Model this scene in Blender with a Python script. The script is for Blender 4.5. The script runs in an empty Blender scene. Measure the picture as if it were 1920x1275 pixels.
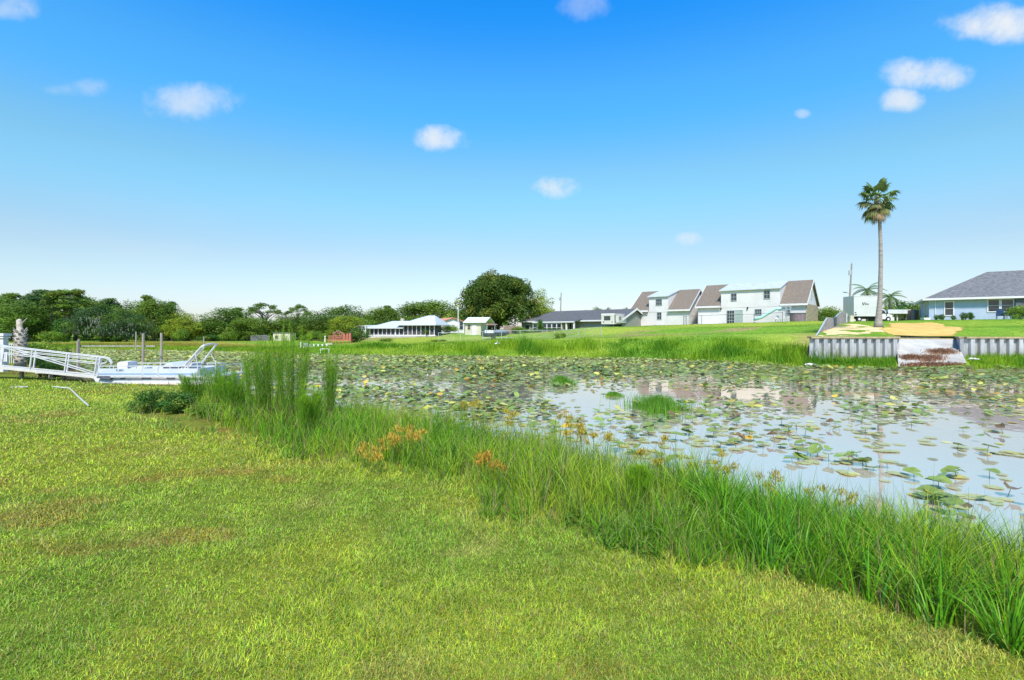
import bpy, math, random
import numpy as np
from mathutils import Vector, Matrix
random.seed(11)
rng = np.random.default_rng(11)
PI = math.pi
scene = bpy.context.scene
COL = scene.collection
F, CX, HY, CZ = 960.0, 960.0, 620.0, 2.5      # focal length and horizon of the photograph, eye height above the pond

def XY(px, D): return ((px - CX) / F * D, D)
def ZH(py, D): return CZ + (HY - py) / F * D

# ------------------------------------------------------------------ object helpers
def link(o, parent=None):
    COL.objects.link(o)
    if parent is not None: o.parent = parent
    return o
def tag(o, label=None, cat=None, group=None, kind=None):
    if label: o['label'] = label
    if cat: o['category'] = cat
    if group: o['group'] = group
    if kind: o['kind'] = kind
    return o
def empty(name, loc=(0, 0, 0), rz=0.0, label=None, cat=None, group=None):
    o = bpy.data.objects.new(name, None); link(o)
    o.empty_display_size = 0.3
    o.location = loc; o.rotation_euler = (0, 0, rz)
    return tag(o, label, cat, group)
def copy_tree(root, loc, rz=0.0, scale=(1, 1, 1), label=None, cat=None, group=None):
    r = root.copy(); COL.objects.link(r)
    r.location = loc; r.rotation_euler = (0, 0, rz); r.scale = scale
    tag(r, label, cat, group)
    for ch in list(root.children):
        c = ch.copy(); COL.objects.link(c); c.parent = r
        for g in ch.children:
            d = g.copy(); COL.objects.link(d); d.parent = c
    return r

def np_mesh(name, V, Fc, col=None, smooth=False):
    V = np.asarray(V, dtype=np.float32).reshape(-1, 3); Fc = np.asarray(Fc, dtype=np.int32)
    me = bpy.data.meshes.new(name)
    n, k = Fc.shape
    me.vertices.add(len(V)); me.vertices.foreach_set('co', V.ravel())
    me.loops.add(n * k); me.loops.foreach_set('vertex_index', Fc.ravel())
    me.polygons.add(n); me.polygons.foreach_set('loop_start', np.arange(0, n * k, k, dtype=np.int32))
    me.polygons.foreach_set('loop_total', np.full(n, k, dtype=np.int32))
    if smooth: me.polygons.foreach_set('use_smooth', np.ones(n, dtype=bool))
    if col is not None:
        a = me.color_attributes.new('tint', 'FLOAT_COLOR', 'POINT')
        c4 = np.ones((len(V), 4), dtype=np.float32); c4[:, :3] = np.clip(col, 0, 1)
        a.data.foreach_set('color', c4.ravel())
    me.update(calc_edges=True); me.validate()
    return me
def mesh_obj(name, me, mat, parent=None):
    if mat is not None and not me.materials: me.materials.append(mat)
    o = bpy.data.objects.new(name, me)
    return link(o, parent)

class MB:
    """collects shapes into one mesh"""
    def __init__(s): s.v = []; s.f = []
    def box(s, x0, x1, y0, y1, z0, z1):
        b = len(s.v)
        s.v += [(x0,y0,z0),(x1,y0,z0),(x1,y1,z0),(x0,y1,z0),(x0,y0,z1),(x1,y0,z1),(x1,y1,z1),(x0,y1,z1)]
        s.f += [tuple(b+i for i in q) for q in ((0,3,2,1),(4,5,6,7),(0,1,5,4),(1,2,6,5),(2,3,7,6),(3,0,4,7))]
        return s
    def prism(s, poly, a0, a1, axis='x'):
        b = len(s.v); n = len(poly)
        for a in (a0, a1):
            for (u, w) in poly:
                s.v.append((a,u,w) if axis == 'x' else (u,a,w) if axis == 'y' else (u,w,a))
        s.f.append(tuple(b+i for i in range(n))); s.f.append(tuple(b+n+i for i in reversed(range(n))))
        for i in range(n):
            j = (i+1) % n; s.f.append((b+i, b+n+i, b+n+j, b+j))
        return s
    def tube(s, pts, rad, n=6, cap=True):
        pts = [Vector(p) for p in pts]
        if not hasattr(rad, '__len__'): rad = [rad]*len(pts)
        b = len(s.v); prev = None
        for i, p in enumerate(pts):
            d = (pts[min(i+1, len(pts)-1)] - pts[max(i-1, 0)])
            d = d.normalized() if d.length > 1e-9 else Vector((0,0,1))
            if prev is None:
                u = d.orthogonal().normalized()
            else:
                u = (prev - d*prev.dot(d)); u = u.normalized() if u.length > 1e-6 else d.orthogonal().normalized()
            prev = u; w = d.cross(u)
            for k in range(n):
                a = 2*PI*k/n
                s.v.append(tuple(p + (u*math.cos(a) + w*math.sin(a))*rad[i]))
        for i in range(len(pts)-1):
            for k in range(n):
                k2 = (k+1) % n
                s.f.append((b+i*n+k, b+i*n+k2, b+(i+1)*n+k2, b+(i+1)*n+k))
        if cap:
            s.f.append(tuple(b+k for k in reversed(range(n))))
            s.f.append(tuple(b+(len(pts)-1)*n+k for k in range(n)))
        return s
    def bar(s, p, q, w, t=None):
        """rectangular bar from p to q, w wide sideways, t thick"""
        t = t or w; p = Vector(p); q = Vector(q); d = (q-p).normalized()
        up = Vector((0,0,1)) if abs(d.z) < 0.9 else Vector((0,1,0))
        a = d.cross(up).normalized()*w/2; c = d.cross(a).normalized()*t/2
        b = len(s.v)
        for e in (p, q):
            for (i, j) in ((-1,-1),(1,-1),(1,1),(-1,1)): s.v.append(tuple(e + a*i + c*j))
        s.f += [tuple(b+i for i in f) for f in ((0,1,2,3),(7,6,5,4),(0,4,5,1),(1,5,6,2),(2,6,7,3),(3,7,4,0))]
        return s
    def ball(s, c, r, n=10, m=6, jit=0.0):
        rx, ry, rz = r if hasattr(r, '__len__') else (r, r, r)
        b = len(s.v)
        for i in range(m+1):
            th = PI*i/m
            for k in range(n):
                a = 2*PI*k/n; j = 1 + random.uniform(-jit, jit)
                s.v.append((c[0]+rx*j*math.sin(th)*math.cos(a), c[1]+ry*j*math.sin(th)*math.sin(a), c[2]+rz*j*math.cos(th)))
        for i in range(m):
            for k in range(n):
                k2 = (k+1) % n
                s.f.append((b+i*n+k, b+(i+1)*n+k, b+(i+1)*n+k2, b+i*n+k2))
        return s
    def build(s, name, mat, parent=None, smooth=False):
        me = bpy.data.meshes.new(name)
        me.from_pydata(s.v, [], s.f)
        if smooth:
            me.polygons.foreach_set('use_smooth', [True]*len(me.polygons))
        me.materials.append(mat); me.update()
        return link(bpy.data.objects.new(name, me), parent)

# ------------------------------------------------------------------ materials
def new_mat(name):
    m = bpy.data.materials.new(name); m.use_nodes = True
    nt = m.node_tree; b = nt.nodes['Principled BSDF']
    return m, nt, b
def pmat(name, c1, c2=None, scale=3.0, rough=0.7, spec=0.3, bump=0.0, metal=0.0, bscale=None, stretch=None):
    m, nt, b = new_mat(name)
    b.inputs['Roughness'].default_value = rough
    b.inputs['Specular IOR Level'].default_value = spec
    b.inputs['Metallic'].default_value = metal
    b.inputs['Base Color'].default_value = (*c1, 1)
    tc = nt.nodes.new('ShaderNodeTexCoord'); mp = nt.nodes.new('ShaderNodeMapping')
    nt.links.new(tc.outputs['Object'], mp.inputs['Vector'])
    if stretch: mp.inputs['Scale'].default_value = stretch
    if c2 is not None:
        n = nt.nodes.new('ShaderNodeTexNoise'); n.inputs['Scale'].default_value = scale; n.inputs['Detail'].default_value = 6
        n.inputs['Roughness'].default_value = 0.65
        r = nt.nodes.new('ShaderNodeValToRGB'); r.color_ramp.elements[0].position = 0.35; r.color_ramp.elements[1].position = 0.65
        r.color_ramp.elements[0].color = (*c1, 1); r.color_ramp.elements[1].color = (*c2, 1)
        nt.links.new(mp.outputs[0], n.inputs['Vector']); nt.links.new(n.outputs['Fac'], r.inputs[0]); nt.links.new(r.outputs[0], b.inputs['Base Color'])
    if bump:
        n2 = nt.nodes.new('ShaderNodeTexNoise'); n2.inputs['Scale'].default_value = bscale or scale*4; n2.inputs['Detail'].default_value = 5
        bp = nt.nodes.new('ShaderNodeBump'); bp.inputs['Strength'].default_value = bump; bp.inputs['Distance'].default_value = 0.05
        nt.links.new(mp.outputs[0], n2.inputs['Vector']); nt.links.new(n2.outputs['Fac'], bp.inputs['Height']); nt.links.new(bp.outputs[0], b.inputs['Normal'])
    return m
def siding(name, c, pitch=0.2, axis='Z', rough=0.55, dirt=0.12):
    m, nt, b = new_mat(name)
    tc = nt.nodes.new('ShaderNodeTexCoord')
    w = nt.nodes.new('ShaderNodeTexWave'); w.bands_direction = axis; w.wave_profile = 'SAW'
    w.inputs['Scale'].default_value = 1/pitch*0.314/1.0; w.inputs['Distortion'].default_value = 0
    nt.links.new(tc.outputs['Object'], w.inputs['Vector'])
    bp = nt.nodes.new('ShaderNodeBump'); bp.inputs['Strength'].default_value = 0.5; bp.inputs['Distance'].default_value = 0.02
    nt.links.new(w.outputs['Fac'], bp.inputs['Height']); nt.links.new(bp.outputs[0], b.inputs['Normal'])
    n = nt.nodes.new('ShaderNodeTexNoise'); n.inputs['Scale'].default_value = 0.6; n.inputs['Detail'].default_value = 6
    r = nt.nodes.new('ShaderNodeValToRGB')
    r.color_ramp.elements[0].position = 0.3; r.color_ramp.elements[1].position = 0.6
    r.color_ramp.elements[0].color = (*[x*(1-dirt) for x in c], 1); r.color_ramp.elements[1].color = (*c, 1)
    nt.links.new(tc.outputs['Object'], n.inputs['Vector']); nt.links.new(n.outputs['Fac'], r.inputs[0]); nt.links.new(r.outputs[0], b.inputs['Base Color'])
    b.inputs['Roughness'].default_value = rough; b.inputs['Specular IOR Level'].default_value = 0.3
    return m
def leaf_mat(name, trans=0.35, rough=0.5, spec=0.3, tscale=1.0):
    m, nt, b = new_mat(name)
    at = nt.nodes.new('ShaderNodeAttribute'); at.attribute_name = 'tint'
    nt.links.new(at.outputs['Color'], b.inputs['Base Color'])
    b.inputs['Roughness'].default_value = rough; b.inputs['Specular IOR Level'].default_value = spec
    tr = nt.nodes.new('ShaderNodeBsdfTranslucent'); nt.links.new(at.outputs['Color'], tr.inputs['Color'])
    mx = nt.nodes.new('ShaderNodeMixShader'); mx.inputs[0].default_value = trans
    out = nt.nodes['Material Output']
    nt.links.new(b.outputs[0], mx.inputs[1]); nt.links.new(tr.outputs[0], mx.inputs[2]); nt.links.new(mx.outputs[0], out.inputs['Surface'])
    return m
M = {}
M['leaf'] = leaf_mat('leaf', 0.32, 0.6, 0.12)
M['blade'] = leaf_mat('grass_blade', 0.35, 0.6, 0.12)
M['pad'] = leaf_mat('pad_leaf', 0.15, 0.35, 0.5)
M['bark'] = pmat('bark', (0.10,0.08,0.06), (0.24,0.21,0.17), 3, 0.9, 0.1, 0.6, stretch=(1,1,0.3))
M['palmbark'] = pmat('palm_bark', (0.20,0.175,0.15), (0.35,0.32,0.285), 4, 0.9, 0.1, 0.6, stretch=(0.4,0.4,3))
M['siding'] = siding('white_siding', (0.66,0.615,0.60), 0.2, 'Z')
M['white'] = pmat('white_paint', (0.645,0.605,0.59), (0.70,0.665,0.65), 2, 0.45, 0.4)
M['alu'] = pmat('white_aluminium', (0.58,0.565,0.55), (0.44,0.43,0.415), 5, 0.4, 0.4)
M['shingle'] = pmat('brown_shingle', (0.13,0.10,0.075), (0.22,0.18,0.145), 5, 0.9, 0.15, 0.5, bscale=14, stretch=(1,1,2))
M['greyshingle'] = pmat('grey_shingle', (0.07,0.07,0.075), (0.13,0.13,0.135), 4, 0.9, 0.15, 0.5, bscale=14)
M['bluegreyshingle'] = pmat('slate_shingle', (0.10,0.10,0.105), (0.175,0.172,0.175), 3, 0.9, 0.15, 0.5, bscale=14)
M['metalroof'] = pmat('metal_roof', (0.42,0.44,0.46), (0.52,0.535,0.54), 1.5, 0.4, 0.5, 0.1)
M['whiteroof'] = pmat('pale_roof', (0.66,0.67,0.66), (0.52,0.54,0.54), 2, 0.5, 0.4)
M['orangeroof'] = pmat('clay_roof', (0.45,0.19,0.11), (0.58,0.29,0.19), 4, 0.85, 0.2, 0.4)
M['stone'] = pmat('tan_stone', (0.24,0.18,0.11), (0.46,0.38,0.27), 3.0, 0.9, 0.2, 0.7)
M['beige'] = pmat('beige_wall', (0.52,0.45,0.32), (0.6,0.53,0.4), 2, 0.8, 0.2)
M['sage'] = siding('sage_siding', (0.24,0.25,0.215), 0.18)
M['tanwall'] = pmat('tan_wall', (0.42,0.36,0.27), (0.5,0.44,0.35), 2, 0.85, 0.2)
M['blue'] = pmat('blue_stucco', (0.37,0.43,0.53), (0.41,0.47,0.57), 1.2, 0.85, 0.15, 0.25, bscale=30)
M['glass'] = pmat('window_glass', (0.02,0.025,0.03), (0.05,0.055,0.06), 1.0, 0.08, 0.6)
M['blind'] = pmat('window_blind', (0.30,0.36,0.33), (0.36,0.42,0.38), 3, 0.5, 0.3)
M['screen'] = pmat('dark_screen', (0.04,0.035,0.045), (0.13,0.11,0.13), 1.2, 0.8, 0.1)
M['greyboard'] = pmat('weathered_board', (0.13,0.125,0.125), (0.27,0.26,0.26), 4, 0.9, 0.1, 0.4, stretch=(3,3,0.4))
M['brownboard'] = pmat('brown_board', (0.17,0.11,0.09), (0.28,0.19,0.16), 4, 0.9, 0.1, 0.3)
M['redwood'] = pmat('red_wood', (0.36,0.10,0.06), (0.5,0.2,0.13), 5, 0.8, 0.2, 0.2)
M['capwood'] = pmat('wall_cap', (0.26,0.20,0.10), (0.42,0.35,0.18), 3, 0.85, 0.2, 0.3)
M['vinyl'] = pmat('vinyl_sheet', (0.27,0.27,0.275), (0.43,0.435,0.44), 1.6, 0.5, 0.35, stretch=(2,2,.5))
M['concrete'] = pmat('concrete', (0.55,0.54,0.52), (0.72,0.71,0.68), 1.2, 0.85, 0.2, 0.2)
M['deckgrey'] = pmat('deck_plank', (0.5,0.46,0.4), (0.62,0.58,0.52), 3, 0.85, 0.2, 0.2, stretch=(8,1,1))
M['debris'] = pmat('debris', (0.09,0.045,0.03), (0.26,0.16,0.11), 6, 0.95, 0.1, 0.8)
M['polewood'] = pmat('pole_wood', (0.21,0.18,0.15), (0.35,0.31,0.26), 3, 0.9, 0.1, 0.3, stretch=(3,3,.3))
M['galv'] = pmat('galvanised', (0.32,0.36,0.37), (0.42,0.45,0.46), 5, 0.5, 0.4)
M['black'] = pmat('black_rubber', (0.02,0.02,0.022), (0.04,0.04,0.04), 5, 0.7, 0.3)
M['darkgrey'] = pmat('dark_grey', (0.07,0.075,0.085), (0.13,0.135,0.15), 5, 0.6, 0.3)
M['boatblue'] = pmat('stripe_blue', (0.12,0.24,0.40), (0.16,0.29,0.46), 3, 0.4, 0.4)
M['boatpanel'] = pmat('boat_panel', (0.46,0.49,0.53), (0.56,0.58,0.61), 1.0, 0.4, 0.4)
M['navy'] = pmat('navy_fabric', (0.03,0.06,0.14), (0.06,0.10,0.20), 3, 0.8, 0.2)
M['slide'] = pmat('slide_plastic', (0.40,0.68,0.72), (0.5,0.75,0.78), 2, 0.3, 0.4)
M['purple'] = pmat('hot_tub_panel', (0.16,0.11,0.12), (0.24,0.18,0.19), 3, 0.7, 0.2)
M['rv'] = pmat('rv_shell', (0.48,0.46,0.41), (0.58,0.56,0.51), 1.0, 0.4, 0.4)
M['truckbox'] = pmat('truck_box', (0.52,0.51,0.48), (0.58,0.57,0.54), 0.8, 0.45, 0.4)
M['rust'] = pmat('rusty_iron', (0.12,0.06,0.04), (0.22,0.13,0.09), 8, 0.9, 0.2, 0.3)
M['pipe'] = pmat('pvc_pipe', (0.34,0.38,0.28), (0.46,0.47,0.38), 3, 0.5, 0.4)
M['rock'] = pmat('rock', (0.28,0.25,0.21), (0.45,0.42,0.37), 6, 0.9, 0.2, 0.6)
M['yellow'] = pmat('yellow_paint', (0.6,0.45,0.08), (0.7,0.55,0.15), 4, 0.7, 0.3)
M['lettering'] = pmat('letter_black', (0.03,0.03,0.03), None, 1, 0.5, 0.3)
M['fadedletter'] = pmat('letter_faded', (0.25,0.30,0.36), None, 1, 0.5, 0.3)

_nt = M['vinyl'].node_tree; _b = _nt.nodes['Principled BSDF']; _src = _b.inputs['Base Color'].links[0].from_socket
_tc = _nt.nodes.new('ShaderNodeTexCoord'); _mp = _nt.nodes.new('ShaderNodeMapping'); _mp.inputs['Scale'].default_value = (2.2, 2.2, .35)
_n = _nt.nodes.new('ShaderNodeTexNoise'); _n.inputs['Scale'].default_value = 1.6; _n.inputs['Detail'].default_value = 7
_sx = _nt.nodes.new('ShaderNodeSeparateXYZ'); _m1 = _nt.nodes.new('ShaderNodeMath'); _m1.operation = 'MULTIPLY_ADD'; _m1.inputs[1].default_value = 2.2
_r = _nt.nodes.new('ShaderNodeMapRange'); _r.inputs[1].default_value = 2.5; _r.inputs[2].default_value = 1.2; _r.inputs[3].default_value = 0; _r.inputs[4].default_value = .7
_mx = _nt.nodes.new('ShaderNodeMixRGB'); _mx.inputs[2].default_value = (.17, .15, .09, 1)
_nt.links.new(_tc.outputs['Object'], _mp.inputs[0]); _nt.links.new(_mp.outputs[0], _n.inputs['Vector']); _nt.links.new(_tc.outputs['Object'], _sx.inputs[0])
_nt.links.new(_n.outputs['Fac'], _m1.inputs[0]); _nt.links.new(_sx.outputs['Z'], _m1.inputs[2]); _nt.links.new(_m1.outputs[0], _r.inputs[0])
_nt.links.new(_r.outputs[0], _mx.inputs[0]); _nt.links.new(_src, _mx.inputs[1]); _nt.links.new(_mx.outputs[0], _b.inputs['Base Color'])

# ------------------------------------------------------------------ noise and terrain
_tab = rng.random((64, 256, 256)).astype(np.float32)[:24]
def vnoise(x, y, scale, seed=0):
    T = _tab[seed % 24]
    u = np.asarray(x)/scale + 1000.3; v = np.asarray(y)/scale + 1000.7
    iu = np.floor(u).astype(int); iv = np.floor(v).astype(int)
    fu = u-iu; fv = v-iv; fu = fu*fu*(3-2*fu); fv = fv*fv*(3-2*fv)
    a = T[iu % 256, iv % 256]; b = T[(iu+1) % 256, iv % 256]; c = T[iu % 256, (iv+1) % 256]; d = T[(iu+1) % 256, (iv+1) % 256]
    return (a*(1-fu)+b*fu)*(1-fv) + (c*(1-fu)+d*fu)*fv
def fbm(x, y, scale, seed=0, o=3):
    s = 0; a = 1; t = 0
    for i in range(o):
        s = s + a*vnoise(x, y, scale/2**i, seed+i*3); t += a; a *= 0.55
    return s/t
def sstep(a, b, x):
    t = np.clip((np.asarray(x, float)-a)/(b-a), 0, 1); return t*t*(3-2*t)

POND = np.array([(12,-6),(4.6,4.0),(2.0,6.6),(0.2,9.0),(-4.5,13.6),(-9,18.0),(-13,23.2),(-20,24.4),(-23.5,27.8),(-29,34),(-38,42),(-60,49),(-95,52),
                 (-95,72),(-60,68),(-43,63),(-30,57),(-17,51.5),(2,47.5),(12,44.5),(16,40.5),(20,35.8),(24,34.3),(31,33.6),(38,32.5),(60,29),(75,-6)], float)
N_NEAR = 12      # the first edges belong to the near bank
def in_poly(x, y, poly):
    x = np.asarray(x, float); y = np.asarray(y, float); r = np.zeros(x.shape, bool)
    n = len(poly)
    for i in range(n):
        x0, y0 = poly[i]; x1, y1 = poly[(i+1) % n]
        if y0 == y1: continue
        c = ((y0 > y) != (y1 > y)) & (x < (x1-x0)*(y-y0)/(y1-y0)+x0)
        r ^= c
    return r
def shore(x, y):
    """signed distance to the pond edge (positive on land) and whether the near bank is the closer one"""
    x = np.asarray(x, float); y = np.asarray(y, float)
    dn = np.full(x.shape, 1e9); df = np.full(x.shape, 1e9); n = len(POND)
    for i in range(n):
        a = POND[i]; b = POND[(i+1) % n]; ab = b-a
        t = np.clip(((x-a[0])*ab[0]+(y-a[1])*ab[1])/(ab@ab), 0, 1)
        d = np.hypot(x-a[0]-t*ab[0], y-a[1]-t*ab[1])
        if i < N_NEAR: dn = np.minimum(dn, d)
        else: df = np.minimum(df, d)
    d = np.minimum(dn, df); d = np.where(in_poly(x, y, POND), -d, d)
    return d + (vnoise(x, y, 2.2, 5)-0.5)*0.5, dn < df
FC = [(-400,95,.4),(0,95,.4),(150,95,.4),(300,95,.4),(450,95,.5),(530,90,.6),(560,70,.25),(650,75,.6),(750,87,1.4),(750,68,.7),(850,90,1.9),
      (850,68,1.0),(950,65,1.2),(950,95,2.0),(1070,95,2.1),(1070,65,1.3),(1150,82,3.0),(1150,60,1.5),(1240,86,3.25),(1250,60,1.8),(1330,81,3.4),(1400,78,3.6),
      (1400,66,2.9),(1400,55,2.0),(1510,72,3.7),(1500,60,2.9),(1500,50,2.1),(1519,41,1.35),(1570,60,3.3),(1600,72,3.8),(1700,72,3.85),(1900,62,3.9),(2100,60,3.9),
      (1000,200,3),(1500,200,4),(500,200,1.0),(0,200,.6),(1800,200,4.5)]
FC = np.array([(*XY(p, D), z) for p, D, z in FC])
YC = [(1500,37.3,2.0),(1600,37.0,2.03),(1682,37.0,2.03),(1740,39.0,2.0),(1800,38.8,2.0),(1900,36.8,2.03),(2000,36,2.0),(1560,44,2.55),(1647,44,2.87),(1740,44,2.85),(1850,44,2.85),(2000,44,2.9),
      (1570,55,3.25),(1700,60,3.6),(1600,72,3.8),(1700,72,3.85),(1750,64,3.85),(1850,56,3.7),(1900,62,3.9),(2100,60,3.9),(1800,90,4.0),(1700,200,4.4),(2100,200,4.4)]
YC = np.array([(*XY(p, D), z) for p, D, z in YC])
def shep(x, y, C, p=3.0):
    num = 0; den = 0
    for cx, cy, cz in C:
        w = 1/((x-cx)**2+(y-cy)**2+4.0)**(p/2); num = num+w*cz; den = den+w
    return num/den
def H(x, y, ds=None):
    x = np.asarray(x, float); y = np.asarray(y, float)
    d, near = shore(x, y) if ds is None else ds
    r = np.maximum(y, 0)
    zmax = 0.95-0.78*sstep(7.5, 21, r) + 0.25*sstep(25, 60, -x)*sstep(18, 30, r)
    wid = 2.6+1.5*sstep(8, 20, r)
    zn = zmax*sstep(-0.25, 1.0, d/wid)**0.8
    zf = shep(x, y, FC)*sstep(0, 1, d/12)**0.75 + 0.12*sstep(0, 1, d)
    z = np.where(near, zn, zf)
    bumps = (fbm(x, y, 1.6, 2, 2)-0.5)*0.07 + (fbm(x, y, 6, 4, 2)-0.5)*0.10*sstep(4, 20, r)
    z = z + bumps*np.clip(d, 0, 1)
    z = np.where(d < 0, np.maximum(-0.7, d*0.5), z+0.0)
    return z
def HYd(x, y):
    return shep(np.asarray(x, float), np.asarray(y, float), YC) + (fbm(x, y, 2.5, 7, 2)-0.5)*0.06
YARD = np.array([(21.7,37.2),(27.75,37.1),(29.1,38.9),(33.8,38.9),(33.85,36.8),(45,35.7),(70,34),(88,94),(66,94),(44,68),(40.6,62.5),(33,50)], float)
def ground(x, y):
    x = np.asarray(x, float); y = np.asarray(y, float)
    return np.where(in_poly(x, y, YARD), HYd(x, y), H(x, y))
def gz(x, y): return float(ground(np.array([x]), np.array([y]))[0])

def ground_mat(name, far=False):
    m, nt, b = new_mat(name); N = nt.nodes.new; L = nt.links.new
    at = N('ShaderNodeAttribute'); at.attribute_name = 'tint'
    tc = N('ShaderNodeTexCoord')
    n = N('ShaderNodeTexNoise'); n.inputs['Scale'].default_value = 2.0; n.inputs['Detail'].default_value = 10; n.inputs['Roughness'].default_value = 0.75
    L(tc.outputs['Object'], n.inputs['Vector'])
    r = N('ShaderNodeMapRange'); r.inputs[1].default_value = 0.3; r.inputs[2].default_value = 0.7; r.inputs[3].default_value = 0.6; r.inputs[4].default_value = 1.35
    L(n.outputs['Fac'], r.inputs[0])
    mx = N('ShaderNodeVectorMath'); mx.operation = 'SCALE'
    L(at.outputs['Color'], mx.inputs[0]); L(r.outputs[0], mx.inputs['Scale']); L(mx.outputs[0], b.inputs['Base Color'])
    n2 = N('ShaderNodeTexNoise'); n2.inputs['Scale'].default_value = 12; n2.inputs['Detail'].default_value = 8
    L(tc.outputs['Object'], n2.inputs['Vector'])
    bp = N('ShaderNodeBump'); bp.inputs['Strength'].default_value = 0.8; bp.inputs['Distance'].default_value = 0.06
    L(n2.outputs['Fac'], bp.inputs['Height']); L(bp.outputs[0], b.inputs['Normal'])
    b.inputs['Roughness'].default_value = 0.95; b.inputs['Specular IOR Level'].default_value = 0.1
    return m
def lawn_tint(x, y):
    """species and dryness of the turf, patch by patch: yellow-green, green, straw, reddish"""
    x = np.asarray(x); y = np.asarray(y)
    r = np.hypot(x, y)
    g = np.array([0.165,0.25,0.024]); yg = np.array([0.265,0.31,0.026]); straw = np.array([0.37,0.30,0.09]); red = np.array([0.26,0.13,0.035])
    a = np.clip(sstep(0.42, 0.66, fbm(x, y, 2.2, 1, 3)) + 0.55*sstep(3.0, 8, r), 0, 1)[..., None]
    c = g*(1-a)+yg*a
    s = sstep(0.58, 0.76, fbm(x*0.8+9, y, 0.7, 8, 3))[..., None]*0.42
    c = c*(1-s)+straw*s
    q = sstep(0.62, 0.76, fbm(x*0.6+31, y*1.3, 0.9, 11, 3))[..., None]*0.5
    c = c*(1-q)+red*q
    return c
def far_tint(x, y, d):
    g = np.array([0.15,0.27,0.025]); y2 = np.array([0.27,0.33,0.04]); br = np.array([0.30,0.22,0.10])
    a = sstep(0.35, 0.7, fbm(x, y, 9, 1, 3))[..., None]
    c = g*(1-a)+y2*a
    s = (sstep(0.6, 0.75, fbm(x*0.5, y, 5, 14, 3))*sstep(6, 12, d))[..., None]*0.75
    c = c*(1-s)+br*s
    t = (sstep(-22, -30, x)*sstep(9, 3, np.abs(d-6))*0.6)[..., None]
    return c*(1-t)+np.array([0.36,0.24,0.05])*t
M['ground'] = ground_mat('turf_ground')

def axis(lo, hi, c, fine, n):
    t = np.linspace(-1, 1, n); k = 4.5
    v = np.sinh(k*t)/math.sinh(k)
    return np.where(v < 0, c+(-v)*(lo-c), c+v*(hi-c))
xs = np.unique(np.concatenate([np.linspace(-45,60,330), np.linspace(-6,7,130), -45-np.geomspace(1,900,50), 60+np.geomspace(1,900,50)]))
ys = np.unique(np.concatenate([np.linspace(-4,80,300), np.linspace(1,12,110), -4-np.geomspace(0.5,120,16), 80+np.geomspace(1,1300,60)]))
gx, gy = np.meshgrid(xs, ys)
d, near = shore(gx, gy)
z = H(gx, gy, (d, near))
inY = in_poly(gx, gy, YARD)
cxy = YARD.mean(0)
z = np.where(inY, np.minimum(z, 1.2)-1.2, z)
nx, ny = len(xs), len(ys)
idx = np.arange(nx*ny).reshape(ny, nx)
quads = np.stack([idx[:-1,:-1], idx[:-1,1:], idx[1:,1:], idx[1:,:-1]], -1).reshape(-1, 4)
tint = np.where(near[..., None], lawn_tint(gx, gy)*np.array([0.62,0.55,0.6]), far_tint(gx, gy, d))
mud = (np.clip(sstep(2.4, 0.3, d)*near + sstep(1.0, 0.0, d)*(~near), 0, 1))[..., None]
tint = tint*(1-mud)+np.array([0.075,0.06,0.03])*mud
me = np_mesh('ground', np.stack([gx, gy, z], -1), quads, tint.reshape(-1, 3), True)
tag(mesh_obj('ground', me, M['ground']), 'grassy ground sloping around the pond', None, None, 'structure')

# yard behind the sheet-pile wall: a sheet of its own whose front edge meets the wall
def poly_front(xq):
    pts = YARD[:7]; return np.interp(xq, pts[:,0], pts[:,1])
ux = np.unique(np.concatenate([np.linspace(21.7, 70, 220), [27.75,29.1,33.8,33.85]]))
tv = np.concatenate([np.linspace(0, 0.35, 70), np.linspace(0.36, 1, 50)])
U, T = np.meshgrid(ux, tv)
y0 = poly_front(U)
s = 62*T**1.5                           # distance behind the wall
X = U + s*np.where(U < 45, 0.76*(1-(U-21.7)/40), 0.3); Y = y0+s*1.0
Zy = HYd(X, Y) - 0.0
# the sheet leans back along the board fence; height follows the yard
idx = np.arange(U.size).reshape(U.shape)
quads = np.stack([idx[:-1,:-1], idx[:-1,1:], idx[1:,1:], idx[1:,:-1]], -1).reshape(-1, 4)
g1 = np.array([0.13,0.25,0.02]); g2 = np.array([0.22,0.31,0.03])
a = sstep(0.3, 0.7, fbm(X, Y, 4, 3, 3))[..., None]
me = np_mesh('yard_ground', np.stack([X, Y, Zy], -1), quads, (g1*(1-a)+g2*a).reshape(-1, 3), True)
tag(mesh_obj('lawn', me, M['ground']), 'green lawn above the sheet-pile wall', None, None, 'structure')

# ------------------------------------------------------------------ water
m, nt, b = new_mat('pond_water'); N = nt.nodes.new; L = nt.links.new
b.inputs['Base Color'].default_value = (0.72,0.62,0.54,1); b.inputs['Roughness'].default_value = 0.4  # pale base and warm gloss tint imitate the reflection of an overcast sky
gl = N('ShaderNodeBsdfGlossy'); gl.inputs['Color'].default_value = (1.0,0.82,0.68,1); gl.inputs['Roughness'].default_value = 0.015
fr = N('ShaderNodeFresnel'); fr.inputs['IOR'].default_value = 1.45
mr = N('ShaderNodeMapRange'); mr.inputs[1].default_value = 0; mr.inputs[2].default_value = 0.6; mr.inputs[3].default_value = 0.46; mr.inputs[4].default_value = 0.95
L(fr.outputs[0], mr.inputs[0])
mx = N('ShaderNodeMixShader'); L(mr.outputs[0], mx.inputs[0]); L(b.outputs[0], mx.inputs[1]); L(gl.outputs[0], mx.inputs[2])
L(mx.outputs[0], nt.nodes['Material Output'].inputs['Surface'])
tc = N('ShaderNodeTexCoord'); n1 = N('ShaderNodeTexNoise'); n1.inputs['Scale'].default_value = 1.3; n1.inputs['Detail'].default_value = 3
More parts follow.
